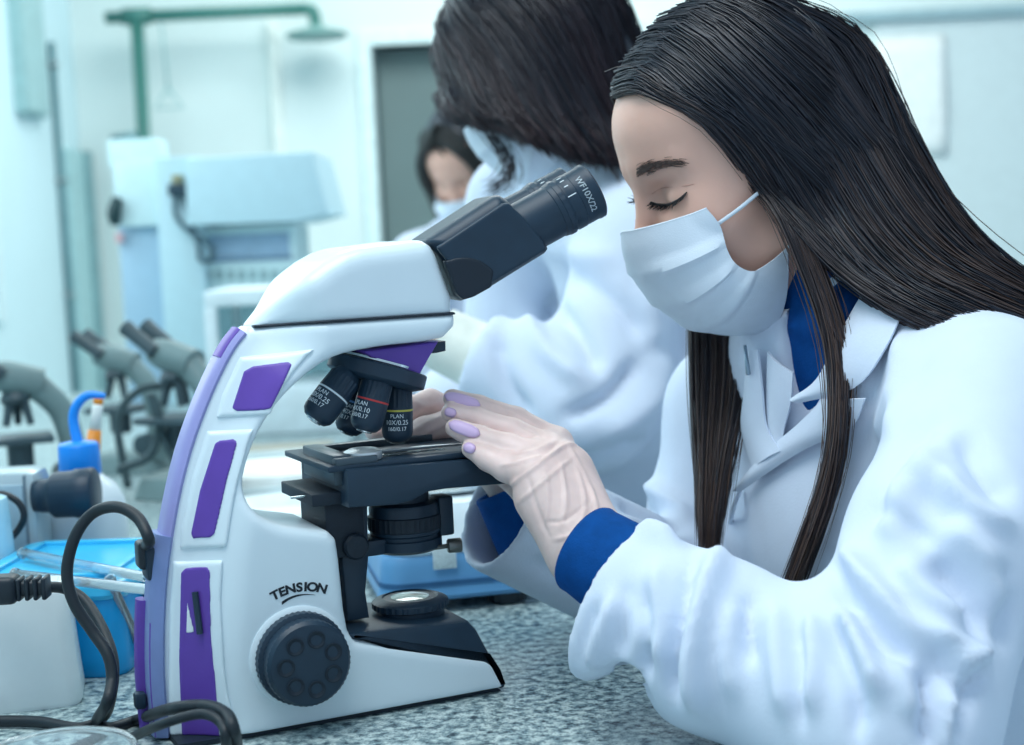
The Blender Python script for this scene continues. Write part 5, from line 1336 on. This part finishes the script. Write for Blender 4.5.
# --- second person, bent over the bench
O2 = P(538, 60, 1.76)
fr2 = frame_from(O2, (-.88, .12, -.46), (.13, -1, 0))
NB2 = P(605, 160, 1.80)
p2_ = thing('person', 'dark-haired person in white lab coat bent over the bench behind the microscope', 'person', (NB2[0] + .15, NB2[1], 0))
h2 = add_head(fr2, p2_, NB2)
ShL2 = P(640, 245, 1.68); ShR2 = P(520, 205, 1.96); EL2 = P(590, 408, 1.63); WR2 = P(478, 356, 1.66)
AX2 = (WR2 - EL2) / np.linalg.norm(WR2 - EL2)
U2 = np.array([-.42, 0, 1.0]); U2 /= np.linalg.norm(U2); L2 = np.array([.30, -.95, 0]); L2 -= U2 * (L2 @ U2); L2 /= np.linalg.norm(L2); F2 = np.cross(U2, L2); F2 = F2 if F2[0] < 0 else -F2
TC2 = NB2 + np.array([.07, .0, -.16])
def coat2(p):
    q = p - TC2; a = np.stack([q @ L2, q @ F2, q @ U2], 1)
    d = ell(a, (0, 0, -.10), (.185, .135, .32)); d = smin(d, ell(a, (0, .02, -.38), (.20, .16, .28)), .06)
    d = smin(d, cap(p, ShL2, NB2 + [0, 0, -.03], .062, .066), .06); d = smin(d, cap(p, ShR2, NB2 + [0, 0, -.03], .062, .066), .06)
    d = smin(d, cap(p, NB2 + [.0, .04, .0], NB2 + [.0, -.04, .0], .062, .058), .03)
    arm = smin(cap(p, ShL2, EL2, .066, .062), smax(cap(p, EL2, WR2 + AX2 * .03, .062, .050), (p - WR2) @ AX2, .006), .04)
    d = smin(d, arm, .03)
    ER2 = P(500, 420, 1.95); far = smin(cap(p, ShR2, ER2, .062, .058), cap(p, ER2, P(455, 400, 1.85), .056, .048), .04)
    d = smin(d, far, .04)
    hang = cap(p, P(520, 440, 1.70), P(560, 520, 1.72), .05, .05); d = smin(d, hang, .06); d = smin(d, cap(p, P(640, 420, 1.76), P(668, 545, 1.80), .09, .09), .06)
    d = smax(d, -cap(p, NB2 + [-.02, 0, .09], NB2 + [-.01, 0, .0], .060, .054), .01)
    return smax(d, -np.maximum(p[:, 0] - .213, p[:, 2] - (BZ + .006)), .004)
V, Fc = sdf_mesh(coat2, np.array([-.22, 1.50, .55]), np.array([.66, 2.12, 1.36]), .0065); V = smooth_mesh(V, Fc, 2, .5)
V = folds(V, Fc, [([(545, 300), (575, 330), (600, 372)], 9, -.016), ([(520, 310), (545, 350), (590, 385)], 11, .014), ([(560, 270), (610, 300), (650, 340)], 12, -.012), ([(500, 330), (505, 380), (530, 420)], 9, -.012),
    ([(640, 360), (610, 395), (560, 420)], 9, -.016), ([(665, 350), (650, 400), (600, 440)], 12, .014), ([(650, 440), (600, 460), (540, 465)], 9, -.014), ([(660, 250), (650, 300), (655, 350)], 10, .010), ([(500, 230), (560, 250), (620, 260)], 12, .008), ([(690, 300), (686, 380), (690, 470)], 8, -.012)])
make('lab_coat', V, Fc, cloth, p2_)
GL2 = WR2 + AX2 * .0
fg = [([GL2 + AX2 * .07 + [0, .0, .01 * k - .015], GL2 + AX2 * .10 + [-.005, .01 * k, .008 * k - .02], GL2 + AX2 * .125 + [0, .012 * k, .006 * k - .035]], [.0105, .0095, .0075]) for k in range(-1, 3)]
tb = [GL2 + AX2 * .03 + [0, -.015, .01], GL2 + AX2 * .065 + [0, -.035, .005], GL2 + AX2 * .09 + [0, -.035, -.012]]
def hand3(p):
    d = cap(p, GL2 - AX2 * .05, GL2 + AX2 * .03, .026, .026)
    for a, r in fg: d = smin(d, cap(p, GL2 + AX2 * .02, a[0], .020, .012), .012); d = smin(d, chain(p, a, r, .003), .004)
    return smin(d, chain(p, tb, [.014, .011, .008], .003), .008)
V, Fc = sdf_mesh(hand3, GL2 - .17, GL2 + .12, .003); V = smooth_mesh(V, Fc, 2, .4)
make('hand', V, Fc, skin, p2_)
make('glove_cuff', *xf(lathe([(.036, -.03), (.037, 0), (.040, .028), (.044, .034), (.041, .036), (.035, .025)], 30, cap=False), frame_to(-AX2), GL2 + AX2 * .016), mat('cream_latex', (228, 232, 222), .5), p2_)
# hair: falls forward round the face and back over the collar
def hp2(*pts): return [h2(*q) for q in pts]
hA = hp2((.085, .0, .082), (.096, .020, .066), (.104, .038, .030)) + [P(448, 98, 1.70), P(456, 110, 1.69), P(470, 120, 1.68)]
hB = hp2((.070, .004, .100), (.075, .050, .078), (.074, .078, .030)) + [P(480, 105, 1.67), P(497, 120, 1.66), P(515, 134, 1.65)]
hC = hp2((.040, .004, .118), (.035, .066, .084), (.025, .096, .025)) + [P(535, 112, 1.65), P(556, 138, 1.645), P(572, 160, 1.64)]
hD = hp2((.000, .004, .128), (-.015, .070, .086), (-.030, .098, .025)) + [P(592, 110, 1.655), P(608, 140, 1.65), P(622, 166, 1.645)]
hE = hp2((-.040, .004, .122), (-.070, .055, .080), (-.092, .075, .020)) + [P(632, 100, 1.70), P(650, 135, 1.69), P(664, 166, 1.68)]
hF = hp2((-.060, -.004, .115), (-.098, .010, .070), (-.118, .015, .010)) + [P(650, 95, 1.80), P(668, 132, 1.79), P(680, 166, 1.78)]
hG = hp2((-.030, -.006, .122), (-.06, -.065, .080), (-.080, -.085, .0)) + [P(640, 100, 1.88), P(655, 135, 1.88), P(665, 166, 1.87)]
hH = hp2((.085, -.004, .082), (.098, -.020, .066), (.100, -.040, .030)) + [P(440, 98, 1.80), P(446, 108, 1.80), P(456, 118, 1.80)]
hair2 = hairmat('black_brown_hair', (18, 24, 38), (78, 50, 52))
strands('hair', [hB, hC, hD, hE, hF, hG], 4500, .0011, hair2, p2_, seg=16, jit=.005, clump=5, seed=21, tone=(0, .8))
strands('hair_fringe', [hH, hA, hB], 700, .0010, hair2, p2_, seg=16, jit=.005, clump=5, seed=22, tone=(0, .6))
wv = [[P(470, 118, 1.69), P(488, 140, 1.68), P(506, 165, 1.675), P(500, 182, 1.67), P(486, 190, 1.67)], [P(500, 125, 1.675), P(514, 150, 1.67), P(516, 170, 1.67), P(504, 186, 1.67), P(490, 190, 1.67)]]
strands('loose_lock', wv, 34, .0006, hair2, p2_, seg=16, jit=.005, clump=2, seed=23, tone=(0, .4))

# --- third person, seated further along the bench
O3 = P(470, 160, 3.05)
fr3 = frame_from(O3, (-.42, -.70, -.55), (.84, -.5, 0))
NB3 = P(470, 222, 3.12)
p3_ = thing('person', 'far person with brown hair and white coat half hidden behind the eyepieces', 'person', (NB3[0] + .08, NB3[1] + .05, 0))
h3 = add_head(fr3, p3_, NB3, .006)
def coat3(p):
    c = NB3 + np.array([.03, .03, -.26]); d = ell(p, c, (.15, .17, .27)); sl_ = NB3 + np.array([-.10, -.13, -.08]); sr_ = NB3 + np.array([.14, .13, -.08])
    d = smin(d, cap(p, sl_, NB3 + [0, 0, -.03], .060, .06), .06); d = smin(d, cap(p, sr_, NB3 + [0, 0, -.03], .060, .06), .06)
    d = smin(d, smin(cap(p, sl_, sl_ + [-.03, -.10, -.22], .060, .055), cap(p, sl_ + [-.03, -.10, -.22], sl_ + [-.10, -.12, -.14], .052, .045), .03), .03)
    d = smin(d, smin(cap(p, sr_, sr_ + [.02, .02, -.28], .060, .055), cap(p, sr_ + [.02, .02, -.28], sr_ + [-.2, -.05, -.22], .052, .045), .03), .03)
    d = smin(d, ell(p, NB3 + np.array([.12, .05, -.55]), (.19, .19, .25)), .06)
    d = smax(d, -cap(p, NB3 + [-.02, -.02, .09], NB3 + [-.01, -.01, .0], .058, .052), .01)
    return smax(d, -np.maximum(p[:, 0] + .275, p[:, 2] - (BZ + .008)), .004)
V, Fc = sdf_mesh(coat3, NB3 - [.45, .45, .92], NB3 + [.42, .42, .10], .010); V = smooth_mesh(V, Fc, 2, .5)
make('lab_coat', V, Fc, cloth, p3_)
def hp3(*pts): return [h3(*q) for q in pts]
tails = []
for t in np.linspace(0, 1, 7):
    a = -1.25 + 2.5 * t
    x = math.cos(a * 1.25) ; s_ = math.sin(a * 1.25)
    tails.append(hp3((.085 - .10 * abs(a), .004 * np.sign(a), .092 + .02 * abs(a)), (.070 * x + .005, .070 * s_, .075), (.060 * x, .088 * s_, .02), (.055 * x - .0, .090 * s_, -.05), (.04 * x - .02, .090 * s_, -.13)))
strands('hair', tails, 900, .0022, hairmat('brown_hair', (40, 44, 46), (104, 92, 78)), p3_, seg=14, jit=.006, clump=5, seed=31, tone=(0, .9))

brown = MATS.get('x') or bpy.data.materials['brown_hair']
for sg in (-1, 1):
    gs = [hp3((.082 - .03 * t, .006 * sg, .092 + .02 * t), (.086 - .035 * t, .045 * sg, .070), (.074 - .03 * t, (.066 + .012 * t) * sg, .015), (.066 - .03 * t, (.072 + .014 * t) * sg, -.055), (.05 - .03 * t, (.070 + .016 * t) * sg, -.125), (.04 - .03 * t, (.066 + .018 * t) * sg, -.18)) for t in (0, .5, 1)]
    strands('hair_side', gs, 420, .0020, brown, p3_, seg=14, jit=.006, clump=5, seed=40 + sg, tone=(0, .9))
